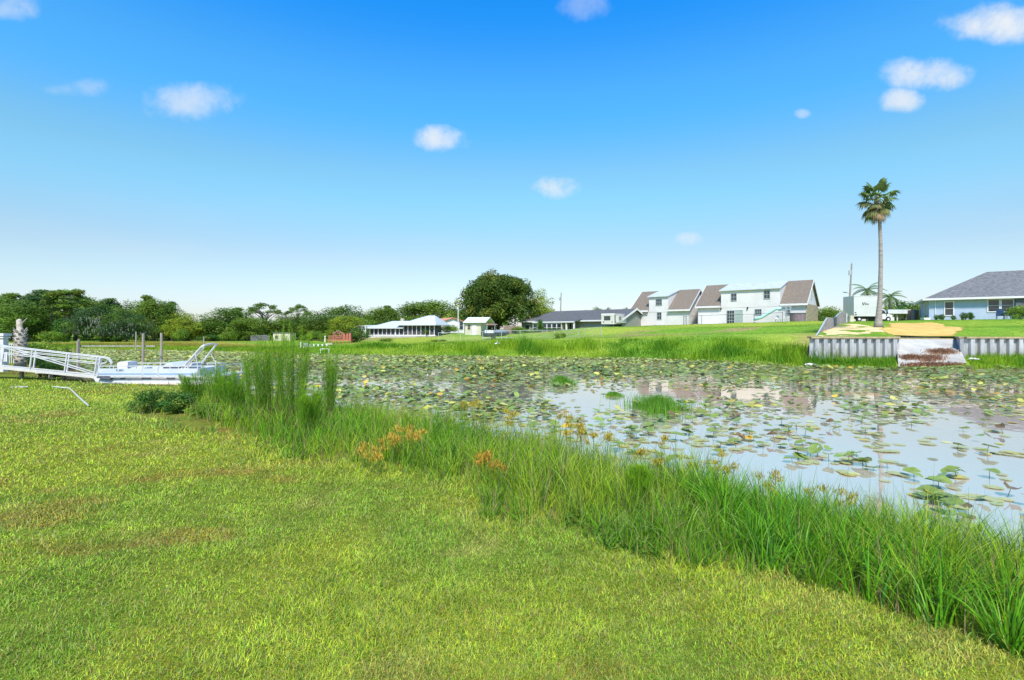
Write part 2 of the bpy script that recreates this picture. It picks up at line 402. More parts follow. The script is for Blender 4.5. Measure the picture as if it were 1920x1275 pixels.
bp = N('ShaderNodeBump'); bp.inputs['Strength'].default_value = 0.05; bp.inputs['Distance'].default_value = 0.1
L(tc.outputs['Object'], n1.inputs['Vector']); L(n1.outputs['Fac'], bp.inputs['Height']); L(bp.outputs[0], gl.inputs['Normal']); L(bp.outputs[0], fr.inputs['Normal'])
M['water'] = m
w = MB(); w.v = [(-110,-8,0),(90,-8,0),(90,85,0),(-110,85,0)]; w.f = [(0,1,2,3)]
tag(w.build('water', M['water']), 'still pond water, pale sky reflection partly put into its colour', None, None, 'structure')
# ------------------------------------------------------------------ grass
def blades(P0, h, w, az, lean, segs, col, tw=None):
    n = len(P0); t = np.linspace(0, 1, segs+1)[None, :]
    lean = np.maximum(lean, 0.02)[:, None]; h = h[:, None]
    hx = h*(1-np.cos(lean*t))/lean; hz = h*np.sin(lean*t)/lean
    cx = P0[:, 0:1]+np.cos(az)[:, None]*hx; cy = P0[:, 1:2]+np.sin(az)[:, None]*hx; cz = P0[:, 2:3]+hz
    if tw is None: tw = rng.uniform(-1.2, 1.2, n)
    sa = az+PI/2+tw; ww = w[:, None]*np.clip((1-t)**0.7, 0.06, 1)*0.5
    V = np.empty((n, segs+1, 2, 3), np.float32)
    V[:, :, 0, 0] = cx-np.cos(sa)[:, None]*ww; V[:, :, 1, 0] = cx+np.cos(sa)[:, None]*ww
    V[:, :, 0, 1] = cy-np.sin(sa)[:, None]*ww; V[:, :, 1, 1] = cy+np.sin(sa)[:, None]*ww
    V[:, :, 0, 2] = cz; V[:, :, 1, 2] = cz
    b = (np.arange(n)*(segs+1)*2)[:, None]+(np.arange(segs)*2)[None, :]
    Q = np.stack([b, b+1, b+3, b+2], -1).reshape(-1, 4)
    C = np.repeat(col[:, None, :], (segs+1)*2, axis=1).reshape(-1, 3)
    return V.reshape(-1, 3), Q, C
def join(parts):
    V = []; Q = []; C = []; o = 0
    for v, q, c in parts: V.append(v); Q.append(q+o); C.append(c); o += len(v)
    return np.concatenate(V), np.concatenate(Q), np.concatenate(C)
def vary(c, n, amt=0.2, hue=0.12):
    k = 1+rng.uniform(-amt, amt, (n, 1)); r = 1+rng.uniform(-hue, hue, (n, 3)); return c*k*r

# mown lawn of the near bank
def lawn_width(x, y):
    r = np.hypot(x, y)
    w = np.interp(np.asarray(x, float), [-19, -13, -9.5, -7.4, -3.65, 1, 3], [0.5, 0.9, 2.9, 4.7, 4.2, 2.6, 2.45])
    return w + (fbm(x, y, 1.3, 17, 2)-0.5)*0.75 + (fbm(x, y, 0.28, 3, 2)-0.5)*0.35
NL = 950000
D = np.exp(rng.uniform(math.log(1.7), math.log(36), NL)); th = rng.uniform(-0.86, 0.86, NL)
x = D*np.sin(th); y = D*np.cos(th)
d, near = shore(x, y)
k = near & (d > lawn_width(x, y)) & (y > 1)
x, y, d, D = x[k], y[k], d[k], D[k]; n = len(x)
z = H(x, y, (d, np.ones(n, bool)))
thick = fbm(x, y, 0.35, 19, 2)
hh = (0.019+0.034*thick**2+0.0020*D)*rng.uniform(0.6, 1.35, n)
tall = rng.random(n) < 0.025; hh = np.where(tall, hh*1.6, hh)
edge = sstep(0.5, 0.0, d-lawn_width(x, y)); hh = hh*(1+2.2*edge*rng.random(n)**2)
ww = (0.0009*D+0.0012)*rng.uniform(0.7, 1.3, n)
sm_ = fbm(x, y, 0.22, 22, 2)[:, None]; c = lawn_tint(x, y)*1.85*(0.66+0.68*sm_)
dead = rng.random(n)
dd = np.array([0.42,0.35,0.12]); c = np.where((dead < 0.16)[:, None], dd*0.95, c)
c = np.where((dead > 0.80)[:, None], np.array([0.15,0.30,0.025]), c)
c = np.where(((dead > 0.16) & (dead < 0.24))[:, None], np.array([0.32,0.44,0.12]), c)
c = vary(c, n, 0.30, 0.10)
thin = (rng.random(n) < 0.35*sstep(0.55, 0.68, fbm(x*.9+5, y, 0.45, 9, 3)))
hh = np.where(thin, hh*0.25, hh); c = np.where((thin & (rng.random(n) < .6))[:, None], np.array([0.30,0.22,0.10]), c)
ca = fbm(x, y, 0.25, 21, 2)*12 + rng.normal(0, 1.8, n)
v, q, cc = blades(np.stack([x, y, z-0.004], -1), hh, ww, ca, rng.uniform(0.9, 2.8, n), 2, c)
o = mesh_obj('grass', np_mesh('mown_grass', v, q, cc), M['blade'])
tag(o, 'short mown yellow green lawn grass', None, None, 'stuff')

# tall grass on the near bank
def tall_layer(N_, dmin, dmax, hfun, wf, colf, segs=6, leanr=(0.3, 1.5), rmin=1.6, rmax=27, clump=0.0, tmax=1.0):
    D = np.exp(rng.uniform(math.log(rmin), math.log(rmax), N_)); th = rng.uniform(-0.95, tmax, N_)
    x = D*np.sin(th); y = D*np.cos(th)
    if clump:
        gx_ = np.round(x/clump+rng.uniform(-.5, .5)); gy_ = np.round(y/clump)
        jx = np.sin(gx_*12.9+gy_*78.2)*0.45; jy = np.cos(gx_*39.3+gy_*11.1)*0.45
        x2 = (gx_+jx)*clump; y2 = (gy_+jy)*clump
        k_ = rng.uniform(0.25, 0.6, N_); ox = rng.normal(0, clump*0.16, N_); oy = rng.normal(0, clump*0.16, N_)
        az = np.arctan2(oy, ox)+rng.normal(0, 0.5, N_); x = x2+ox; y = y2+oy
    else: az = rng.uniform(0, 2*PI, N_)
    d, near = shore(x, y)
    lw = lawn_width(x, y)
    k = near & (d > dmin) & (d < np.minimum(dmax, lw+0.12)) & (y > 0.6)
    x, y, d, D, az, lw = x[k], y[k], d[k], D[k], az[k], lw[k]; n = len(x)
    z = H(x, y, (d, np.ones(n, bool)))
    hh = hfun(x, y, d, D, lw)*rng.uniform(0.55, 1.15, n)
    keep = hh > 0.06
    x, y, z, d, D, az, hh = x[keep], y[keep], z[keep], d[keep], D[keep], az[keep], hh[keep]; n = len(x)
    ww = wf(D)*rng.uniform(0.6, 1.3, n)
    c = colf(x, y, d, n)
    return blades(np.stack([x, y, z-0.02], -1), hh, ww, az, rng.uniform(*leanr, n), segs, c)
def h_main(x, y, d, D, lw):
    e = sstep(2.4, 0.8, d)                                  # rises from the mown edge towards the water
    base = 0.26+0.18*sstep(0, .25, lw-d)+0.40*e
    base = base*(0.6+0.85*fbm(x, y, 0.7, 23, 3))
    return base*0.87*(1-0.12*sstep(7.5, 10, D))*(1-0.3*sstep(12, 20, D)) * (1-0.25*sstep(0.3, -0.3, d))
def c_main(x, y, d, n):
    g = np.array([0.155,0.33,0.013]); yg = np.array([0.31,0.43,0.024]); dk = np.array([0.06,0.16,0.02])
    a = sstep(0.4, 0.68, fbm(x, y, 1.4, 25, 3))[:, None]
    yl = (sstep(4.0, 7.5, y)*sstep(1.4, 0.2, d)*0.85)[:, None]
    c = g*(1-a)+yg*a; c = c*(1-yl)+np.array([0.37,0.37,0.035])*yl
    b = (rng.random(n) < 0.28)[:, None]; c = np.where(b, dk, c)
    b = (rng.random(n) < 0.08)[:, None]; c = np.where(b, np.array([0.36,0.29,0.13]), c)
    return vary(c, n, 0.25, 0.12)
def c_light(x, y, d, n): return vary(np.array([0.26,0.42,0.08]), n, 0.2, 0.1)*np.ones((n, 3))
def c_straw(x, y, d, n): return vary(np.array([0.34,0.24,0.12]), n, 0.3, 0.1)*np.ones((n, 3))
def c_stalk(x, y, d, n): return vary(np.array([0.36,0.30,0.12]), n, 0.3, 0.15)*np.ones((n, 3))
def c_herb(x, y, d, n): return vary(np.where(fbm(x, y, 1.6, 6, 2)[:, None] > .5, np.array([0.13,0.25,0.03]), np.array([0.22,0.34,0.03])), n, 0.3, 0.1)
parts = [
 tall_layer(135000, -0.7, 4, h_main, lambda D: 0.0032+0.00075*D, c_main, 5),
 tall_layer(60000, -0.6, 4, lambda x,y,d,D,lw: h_main(x,y,d,D,lw)*1.05, lambda D: 0.006+0.0007*D, c_main, 6, (0.4, 1.9), clump=0.34),
 tall_layer(9000, -0.3, 3, lambda x,y,d,D,lw: h_main(x,y,d,D,lw)*1.1, lambda D: 0.008+0.0006*D, c_light, 7, (1.0, 2.6), clump=0.5),
 tall_layer(50000, 1.0, 5, lambda x,y,d,D,lw: np.where(lw-d < 0.5, 0.15, 0.0), lambda D: 0.002+0.0006*D, c_straw, 3, (0.8, 2.4)),
 tall_layer(5000, -0.3, 5, lambda x,y,d,D,lw: h_main(x,y,d,D,lw)*1.25, lambda D: 0.0035+0.0004*D, c_stalk, 5, (0.05, 0.7)),
 tall_layer(50000, -0.3, 5, lambda x,y,d,D,lw: np.where(fbm(x,y,.9,5,2) > .52, 0.22+.25*sstep(0,1.5,lw-d), 0), lambda D: 0.018+0.001*D, c_herb, 3, (1.2, 2.6), clump=0.16),
]
# broad-leaved tall tussocks at the near right
def h_right(x, y, d, D, lw): return np.where((x > 1.6) & (y < 6.5), (0.36+0.34*sstep(0, 1.5, lw-d))*(0.8+0.35*fbm(x, y, 0.8, 13, 2)), 0)
def c_right(x, y, d, n):
    c = np.array([0.13,0.34,0.012])*np.ones((n, 3)); c = np.where((rng.random(n) < 0.3)[:, None], np.array([0.055,0.18,0.015]), c)
    c = np.where((rng.random(n) < 0.12)[:, None], np.array([0.24,0.42,0.07]), c); return vary(c, n, 0.22, 0.1)
parts.append(tall_layer(90000, -0.6, 3, h_right, lambda D: 0.0095+0.0011*D, c_right, 7, (0.35, 1.9), 1.6, 9, clump=0.3))
v, q, cc = join(parts)
o = mesh_obj('tall_grass', np_mesh('bank_grass', v, q, cc), M['blade'])
tag(o, 'tall lush green grass on the near pond bank', None, None, 'stuff')

# shore grass across the pond
def far_layer(N_, xr, yr, cond, hf, wf, cf, segs=3, leanr=(0.2, 1.2), yard=False):
    x = rng.uniform(*xr, N_); y = rng.uniform(*yr, N_)
    d, near = shore(x, y); iy = in_poly(x, y, YARD)
    k = (~near) & cond(x, y, d) & (iy if yard else ~iy) & (np.abs(x) < y*1.12)
    x, y, d = x[k], y[k], d[k]; n = len(x)
    z = HYd(x, y) if yard else H(x, y, (d, np.zeros(n, bool)))
    return blades(np.stack([x, y, z-0.03], -1), hf(x, y, d, n)*rng.uniform(0.5, 1.2, n), wf(n)*rng.uniform(0.6, 1.4, n), rng.uniform(0, 2*PI, n), rng.uniform(*leanr, n), segs, vary(cf(x, y, d, n), n, 0.22, 0.1))
def h_shore(x, y, d, n):
    r = sstep(-22, -8, x)
    return (0.22+1.0*r*sstep(0.42, 0.72, fbm(x, y, 2.6, 9, 3)))*(0.5+0.5*sstep(-0.5, 1, d))*sstep(9.5, 5, d)+0.10
def h_shore_r(x, y, d, n): return 0.42*(0.5+fbm(x, y, 2, 9, 2))*np.ones(n)
def c_shore(x, y, d, n):
    g = np.array([0.085,0.22,0.012]); a = np.array([0.23,0.37,0.02]); c = g+(a-g)*sstep(0.35, 0.62, fbm(x, y, 2.2, 10, 3))[:, None]
    t = (sstep(-26, -40, x)*0.7*sstep(3.5, 5, d))[:, None]; c = c*(1-t)+np.array([0.34,0.25,0.05])*t
    return c
parts = [
 far_layer(260000, (-75, 24), (33, 76), lambda x,y,d: (d > -0.9) & (d < 10), h_shore, lambda n: 0.045*np.ones(n), c_shore),
 far_layer(90000, (20, 60), (26, 39), lambda x,y,d: (d > -0.6) & (d < 6) & ((x < 25.5+0.75*(y-34)) | (x > 30.5+0.73*(y-34))), h_shore_r, lambda n: 0.035*np.ones(n), c_shore),
]
v, q, cc = join(parts)
o = mesh_obj('shore_grass', np_mesh('shore_grass', v, q, cc), M['blade'])
tag(o, 'bright green tall grass along the far shore', None, None, 'stuff')
def c_hill(x, y, d, n): return far_tint(x, y, d)*1.15
def c_yard(x, y, d, n): return np.array([0.15,0.30,0.02])*np.ones((n, 1))
def bare(x, y): return ((fbm(x, y, 2.6, 6, 3) > 0.36) & in_poly(x, y, SANDL)) | in_poly(x, y, SANDR)
SANDL = np.array([(23,38.4),(28.0,39),(30.3,41),(32.5,45),(36,52),(39.5,58),(37.0,57.5),(29,47.5)], float)
SANDR = np.array([(29.0,39.0),(33.9,39.0),(37.2,42),(41.4,48),(44.8,54),(41,56),(35,47.5),(30.8,42.5)], float)
parts = [far_layer(150000, (-75, 60), (50, 95), lambda x,y,d: (d > 5), lambda x,y,d,n: 0.10*np.ones(n), lambda n: 0.06*np.ones(n), c_hill, 2, (0.3,1.6)),
         far_layer(120000, (20, 80), (34, 76), lambda x,y,d: ~bare(x, y), lambda x,y,d,n: 0.075*np.ones(n), lambda n: 0.04*np.ones(n), c_yard, 2, (0.3, 1.6), True)]
v, q, cc = join(parts)
o = mesh_obj('grass', np_mesh('far_lawn_grass', v, q, cc), M['blade'])
tag(o, 'short grass on the slopes below the houses', None, None, 'stuff')

# bare sand on the yard above the ramp
def sheet(poly, name, c1, c2, zf, off, nres=46, cond=None):
    x0, y0 = poly.min(0); x1, y1 = poly.max(0)
    X, Y = np.meshgrid(np.linspace(x0, x1, nres*2), np.linspace(y0, y1, nres*2))
    jx = X+(fbm(X, Y, 1.2, 3, 3)-0.5)*1.6*0.5; jy = Y+(fbm(X, Y, 1.2, 4, 3)-0.5)*1.6
    ins = in_poly(jx, jy, poly)
    if cond is not None: ins &= cond(X, Y)
    Z = zf(X, Y)+off
    idx = np.arange(X.size).reshape(X.shape)
    f = np.stack([idx[:-1,:-1], idx[:-1,1:], idx[1:,1:], idx[1:,:-1]], -1)
    kk = ins[:-1,:-1] & ins[:-1,1:] & ins[1:,1:] & ins[1:,:-1]
    f = f[kk]
    used = np.unique(f); rem = np.zeros(X.size, int); rem[used] = np.arange(len(used))
    P_ = np.stack([X, Y, Z], -1).reshape(-1, 3)[used]
    me = np_mesh(name, P_, rem[f], None, True)
    return mesh_obj(name, me, pmat(name, c1, c2, 1.2, 0.95, 0.1, 0.4, bscale=20))
tag(sheet(SANDL, 'sand', (0.55,0.40,0.17), (0.68,0.54,0.30), HYd, 0.012, cond=lambda X,Y: fbm(X, Y, 2.6, 6, 3) > 0.34), 'patchy pale sand around the tall palm', None, None, 'structure')
tag(sheet(SANDR, 'sand', (0.50,0.31,0.08), (0.60,0.41,0.14), HYd, 0.03), 'orange yellow sand above the boat ramp', None, None, 'structure')

# ------------------------------------------------------------------ lily pads
def pad_outline(k):
    """heart-shaped leaf, notch towards -x"""
    t = np.linspace(-PI+0.22, PI-0.22, k); r = 1+0.12*np.cos(t); x = r*np.cos(t)*1.08; y = r*np.sin(t)*0.86
    return x, y
def pads_np(x, y, z, r, az, tx, ty, col, cup, K=9):
    n = len(x); ox, oy = pad_outline(K)
    lx = np.concatenate([[-0.12], ox]); ly = np.concatenate([[0], oy])
    LX = lx[None]*r[:, None]; LY = ly[None]*r[:, None]
    LZ = (np.concatenate([[0], np.abs(oy)**1.5])[None])*cup[:, None]*r[:, None]*(1+rng.uniform(-.5, .5, (n, K+1)))
    X = LX*np.cos(az)[:, None]-LY*np.sin(az)[:, None]; Y = LX*np.sin(az)[:, None]+LY*np.cos(az)[:, None]
    Z = LZ+X*tx[:, None]+Y*ty[:, None]
    Z = z[:, None]+Z
    Z = np.maximum(Z, 0.004+rng.random((n, 1))*0.01) if True else Z
    V = np.stack([x[:, None]+X, y[:, None]+Y, Z], -1)
    b = (np.arange(n)*(K+1))[:, None]; i = np.arange(1, K)[None]
    T_ = np.stack([b+0*i, b+i, b+i+1], -1).reshape(-1, 3)
    return V.reshape(-1, 3), T_, np.repeat(col[:, None], K+1, 1).reshape(-1, 3)
NP = 330000
x = rng.uniform(-80, 52, NP); y = 4+rng.random(NP)*68
d, near = shore(x, y); px = 960+960*x/y; py = 620+2400/y
nn = fbm(x, y, 3.2, 12, 3); n2 = fbm(x, y, 1.1, 15, 2)
# cover per place: dense far and left, open water with scattered rafts to the right
dist_far = y
cov = np.clip(0.10+0.95*sstep(22, 40, y), 0, 1)
left = sstep(2.5, -2.0, x-(y-10)*0.14)            # left of the open channel
cov = np.maximum(cov, 0.85*left)
cov = np.where(x > y*0.28, cov*np.where(y < 34, 0.55, 1)+0.20*sstep(9, 15, y)*sstep(.38, .55, fbm(x, y, 1.4, 16, 3)), cov)
raft = sstep(0.50, 0.60, nn)*0.75+sstep(0.58, 0.66, n2)*0.35
openw = sstep(0.60, 0.50, fbm(x, y, 5.0, 18, 3))
p = cov*(0.25+0.75*openw*sstep(0.30, 0.48, nn)) + raft*0.30*(y > 9)
p = np.where(y < 10, 0.34*sstep(0.52, 0.58, fbm(x, y, 1.7, 20, 2))+0.012, p)
p = np.where((y > 45), np.maximum(p, 0.8), p)
rad = 0.10+0.075*rng.random(NP)
for (qx, qy, ra, rb_) in [(1620,775,60,20),(1700,770,70,28),(1590,862,110,26),(1480,830,60,18),(1830,925,105,42),(1700,897,50,12),(1880,780,50,15),(1460,800,40,10),(1900,850,60,8),(1380,780,80,30),(1270,812,110,25),(1330,760,60,15),(1560,745,60,10),(1150,800,60,30)]:
    e_ = ((px-qx)/ra)**2+((py-qy)/rb_)**2; p = np.maximum(p, np.where(e_ < 1.3, 0.62*(1.3-e_)**.5*np.clip(n2*1.6-.2, 0.25, 1), 0))
k = (d < -0.15) & (np.abs(x) < y*1.05) & ~((x > -21.5) & (x < -12.5) & (y > 21) & (y < 27.2)) & (rng.random(NP) < p*0.85)
x, y, d, n2, rad, nn = x[k], y[k], d[k], n2[k], rad[k], nn[k]; n = len(x)
raised = rng.random(n) < np.where(nn > 0.5, 0.5, 0.28)
zz = np.where(raised, 0.04+0.12*rng.random(n), 0.012); tl = np.where(raised, 0.24, 0.03)
tx = rng.normal(0, 1, n)*tl; ty = rng.normal(0, 1, n)*tl
floatc = np.array([0.38,0.39,0.17]); upc = np.array([0.165,0.225,0.045]); yel = np.array([0.42,0.40,0.08]); brn = np.array([0.16,0.10,0.04]); org = np.array([0.55,0.33,0.03])
c = np.where(raised[:, None], upc, floatc)
a = sstep(30, 50, y)[:, None]*0.55; c = c*(1-a)+np.array([0.40,0.42,0.12])*a
u = rng.random(n)
kind = np.where(raised, 1, 0)
for lo, hi, cc, kd in ((0, .015, org, 2), (.015, .045, brn, 3), (.045, .17, yel, 4)):
    s = (u >= lo) & (u < hi); c = np.where(s[:, None], cc, c); kind = np.where(s, kd, kind)
cup = np.where(raised, 0.28, 0.03)
order = np.argsort(y); sel = []
for i in order:
    if abs(x[i]) < y[i]*0.99 and d[i] < -0.9 and rad[i] > 0.12: sel.append(i)
    if len(sel) >= 298: break
sel = np.array(sel); rest = np.ones(n, bool); rest[sel] = False
cv = vary(c, n, 0.38, 0.08)
v, t3, cc = pads_np(x[rest], y[rest], zz[rest], rad[rest]*np.where(y[rest] > 25, 1.0, 0.82), rng.uniform(0, 2*PI, rest.sum()), tx[rest], ty[rest], cv[rest], cup[rest])
o = mesh_obj('lily_pads', np_mesh('lily_pads', v, t3, cc), M['pad'])
tag(o, 'dense cover of lily pads farther out on the pond', None, None, 'stuff')
# the nearest pads one by one
LAB = {0: ('flat olive green lily pad floating on open water', 'flat floating lily pads near the bank'),
       1: ('green lily pad raised on a stalk above the water', 'lily pads standing on stalks'),
       2: ('orange withering lily pad among the green ones', 'orange withering lily pads'),
       3: ('brown curled dead lily pad on the water', 'brown dead lily pads'),
       4: ('yellowing lily pad lying on the water', 'yellowing lily pads')}
def pad_mesh(kd, seed):
    r_ = np.random.default_rng(seed); K = 22
    ox, oy = pad_outline(K); ring = []
    V = [(-0.12, 0, 0)]; fold = {0: .03, 1: .30, 2: .35, 3: .7, 4: .10}[kd]
    cc0 = {0: floatc, 1: upc, 2: org, 3: brn, 4: yel}[kd]; edge = {0: yel, 1: upc*1.3, 2: yel, 3: brn*0.7, 4: org}[kd]
    Cc = [cc0*1.15]
    wob = r_.uniform(-.03, .03, K)
    for f_ in (0.4, 0.75, 1.0):
        for i in range(K):
            xx = ox[i]*f_*(1+wob[i]*f_); yy = oy[i]*f_*(1+wob[i]*f_)
            V.append((xx, yy, fold*abs(yy)**1.4+0.05*f_*fold*3*math.sin(i*1.3+seed)+(0.02*math.sin(i*2.4+seed) if f_ == 1 else 0)))
            Cc.append((cc0*(1-max(0, f_-.6)*1.2)+edge*max(0, f_-.6)*1.2)*r_.uniform(0.88, 1.12))
    T3 = []
    for i in range(K-1): T3.append((0, 1+i, 2+i))
    for q_ in range(2):
        for i in range(K-1):
            a0 = 1+q_*K+i; b0 = 1+(q_+1)*K+i
            T3 += [(a0, b0, b0+1), (a0, b0+1, a0+1)]
    V = [np.array(v_) for v_ in V]
    if kd in (1, 2, 3):      # stalk down into the water
        b0 = len(V)
        for zq, rr in ((0.0, .035), (-1.6, .045)):
            for j in range(5):
                aa = 2*PI*j/5; V.append(np.array((-0.12+rr*math.cos(aa)+0.12*zq*0.3, rr*math.sin(aa), zq))); Cc.append(np.array([0.10,0.13,0.04]))
        for j in range(5):
            j2 = (j+1) % 5; T3 += [(b0+j, b0+5+j, b0+5+j2), (b0+j, b0+5+j2, b0+j2)]
    me = np_mesh('lily_pad', np.array(V), np.array(T3), np.array(Cc), True)
    me.materials.append(M['pad']); return me
PM = {(kd, s_): pad_mesh(kd, s_) for kd in range(5) for s_ in range(5)}
for i in sel:
    kd = int(kind[i]); o = link(bpy.data.objects.new('lily_pad', PM[(kd, int(rng.integers(5)))]))
    up = kd in (1, 2, 3); s_ = float(rad[i])*(.7 if kd == 3 else .9)
    o.location = (float(x[i]), float(y[i]), float(rng.uniform(0.05, 0.17)) if up else float(rng.uniform(0.006, 0.02)))
    tt = 0.2 if up else 0.015
    o.rotation_euler = (float(rng.normal(0, tt)), float(rng.normal(0, tt)), float(rng.uniform(0, 2*PI))); o.scale = (s_, s_, s_)
    tag(o, LAB[kd][0], 'lily pad', LAB[kd][1])
# ------------------------------------------------------------------ trees
def leaf_cloud(blobs, n, size, base, spread=0.16, seed=0, up=0.35, light=None):
    """many small leaf sprays spread through blobs; every blob has its own shade of green"""
    r = np.random.default_rng(seed); B = np.array([b[:6] for b in blobs], float)
    area = (B[:, 3]*B[:, 4]+B[:, 3]*B[:, 5]+B[:, 4]*B[:, 5]); pr = area/area.sum()
    bi = r.choice(len(B), n, p=pr); dv = r.normal(0, 1, (n, 3)); dv /= np.linalg.norm(dv, axis=1)[:, None]
    rad = (0.35+0.65*r.random(n)**0.45)*(1+0.12*r.normal(0, 1, n))
    p = B[bi, :3]+dv*B[bi, 3:6]*rad[:, None]
    nr = dv+r.normal(0, 0.55, (n, 3)); nr[:, 2] += up; nr /= np.linalg.norm(nr, axis=1)[:, None]
    a = np.cross(nr, r.normal(0, 1, (n, 3))); a /= np.linalg.norm(a, axis=1)[:, None]; b = np.cross(nr, a)
    s = size*r.uniform(0.5, 1.25, n)[:, None]; e = r.uniform(0.45, 1.0, n)[:, None]
    V = np.stack([p-a*s, p+b*s*e*0.6+a*s*0.1, p+a*s, p-b*s*e*0.6-a*s*0.1], 1)
    bt = 1+r.uniform(-spread, spread*1.3, (len(B), 1)); bh = 1+r.uniform(-0.08, 0.08, (len(B), 3))
    if light is not None:
        li = r.random(len(B)) < 0.3; bt = bt*np.ones((len(B), 3)); base_b = np.where(li[:, None], light, base)*bt*bh
    else: base_b = np.asarray(base)*bt*bh
    c = base_b[bi]*(1+r.uniform(-0.25, 0.25, (n, 1)))
    return V.reshape(-1, 3), np.arange(n*4).reshape(n, 4), np.repeat(c[:, None], 4, 1).reshape(-1, 3)
G_DK = (0.085,0.15,0.022); G_MD = (0.135,0.215,0.026); G_YL = (0.24,0.30,0.025); G_BR = (0.16,0.235,0.03)
def env_blobs(h, w, z0, n, rb, seed, top=1.0, flat=1.0):
    """blobs filling an uneven ellipsoid crown between z0 and h"""
    r = random.Random(seed); out = []; cz = (h+z0)/2; hz = (h-z0)/2
    for i in range(n):
        a = r.uniform(0, 2*PI); e = math.asin(r.uniform(-0.9, 1)); k = r.uniform(0.5, 0.88)
        q = rb*r.uniform(0.7, 1.4)
        out.append((math.cos(a)*math.cos(e)*w/2*k, math.sin(a)*math.cos(e)*w/2*k, cz+math.sin(e)*hz*k*top, q, q, q*0.85*flat))
    return out
def trunk_mb(h, r0, blobs, seed, limbs=9, lean=0.3, fork=0.45):
    r = random.Random(seed); mb = MB(); p = []; x = y = 0
    for i in range(6):
        p.append((x, y, h*fork*i/5-0.3*(i == 0))); x += r.uniform(-lean, lean)*0.3; y += r.uniform(-lean, lean)*0.3
    mb.tube(p, [r0*1.35, r0*1.05, r0, r0*.95, r0*.9, r0*.8], 8)
    for b in r.sample(blobs, min(limbs, len(blobs))):
        s = p[r.choice((3, 4, 5))]; mid = ((s[0]+b[0])*0.42+r.uniform(-.3, .3), (s[1]+b[1])*0.42, (s[2]*0.45+b[2]*0.55))
        mb.tube([s, mid, (b[0], b[1], b[2])], [r0*0.5, r0*0.32, r0*0.12], 5)
    return mb
def make_tree(name, kind, h, w, seed, base, light=None, nleaf=11000, size=0.19):
    root = empty(name); r = random.Random(seed)
    if kind == 'oak':
        bl = []
        for i in range(230):
            a = r.uniform(0, 2*PI); e = math.asin(r.uniform(0.02, 1)); k = r.uniform(0.66, 0.94)*(1+.06*math.sin(3*a+1)+.04*math.sin(7*a))
            q = h*.085*r.uniform(.7, 1.5); bl.append((math.cos(a)*math.cos(e)**.62*w/2*k, math.sin(a)*math.cos(e)**.62*w/2*k, h*(.08+.92*math.sin(e)**.8*k), q, q, q*.85))
        for i in range(70):
            a = r.uniform(0, 2*PI); e = r.uniform(.75, 1.57); q = h*.1*r.uniform(.7, 1.3); bl.append((math.cos(a)*math.cos(e)**.62*w/2*.84, math.sin(a)*math.cos(e)**.62*w/2*.84, h*(.08+.92*math.sin(e)**.8*.87), q, q, q*.8))
        bl += [(r.uniform(-.28,.28)*w, r.uniform(-.28,.28)*w, h*r.uniform(.12,.66), h*.17, h*.17, h*.15) for _ in range(34)]
    elif kind == 'wood': bl = env_blobs(h, w, h*0.03, 55, h*0.13, seed)+[(r.uniform(-.2,.2)*w, r.uniform(-.2,.2)*w, h*r.uniform(.2,.7), h*.17, h*.17, h*.15) for _ in range(10)]
    elif kind == 'pine':
        bl = []
        for i in range(22):
            z = h*r.uniform(0.55, 0.97); q = w/2*(1.15-z/h)*1.5*r.uniform(.2, 1); a = r.uniform(0, 2*PI)
            bl.append((q*math.cos(a), q*math.sin(a), z, h*.085, h*.085, h*.05))
    elif kind == 'umbrella':
        bl = []
        for i in range(30):
            a = r.uniform(0, 2*PI); q = w/2*math.sqrt(r.random())*0.92
            bl.append((q*math.cos(a), q*math.sin(a), h*(0.93-0.30*(q/(w/2))**2)+r.uniform(-.25, .1), h*.085, h*.085, h*.04))
    elif kind == 'bush': bl = env_blobs(h, w, 0, 20, h*0.26, seed)
    v, q, c = leaf_cloud(bl, nleaf, size, np.array(base), 0.28, seed, light=None if light is None else np.array(light))
    if kind == 'bush': mesh_obj('foliage', np_mesh('foliage', v, q, c), M['leaf'], root)
    else: mesh_obj('crown', np_mesh('crown', v, q, c), M['leaf'], root)
    tm = trunk_mb(h, max(0.07, h*0.024), bl, seed, {'oak': 16, 'wood': 11, 'pine': 16, 'umbrella': 18, 'bush': 6}[kind], 0.5, {'oak': .3, 'wood': .5, 'pine': .9, 'umbrella': .62, 'bush': .3}[kind])
    tm.build('stem' if kind == 'bush' else 'trunk', M['bark'], root, True)
    return root
def moss(root, h, w, seed):
    r = np.random.default_rng(seed); n = 420; a = r.uniform(0, 2*PI, n); q = w/2*r.uniform(0.5, 1.0, n); z = h*r.uniform(0.22, 0.62, n)
    pz = np.stack([q*np.cos(a), q*np.sin(a), z], -1); L_ = r.uniform(0.25, 0.8, n); s = r.uniform(0.05, 0.13, n)
    t = np.stack([np.cos(a+1.2), np.sin(a+1.2), 0*a], -1)*s[:, None]; dn = np.stack([0*a, 0*a, -L_], -1)
    V = np.stack([pz-t, pz+t, pz+t*0.25+dn, pz-t*0.25+dn], 1).reshape(-1, 3)
    c = np.repeat((np.array([0.17,0.19,0.15])*(1+r.uniform(-.3, .3, (n, 1))))[:, None], 4, 1).reshape(-1, 3)
    mesh_obj('moss_foliage', np_mesh('hanging_moss', V, np.arange(4*n).reshape(n, 4), c), M['leaf'], root)
PROTO = {}
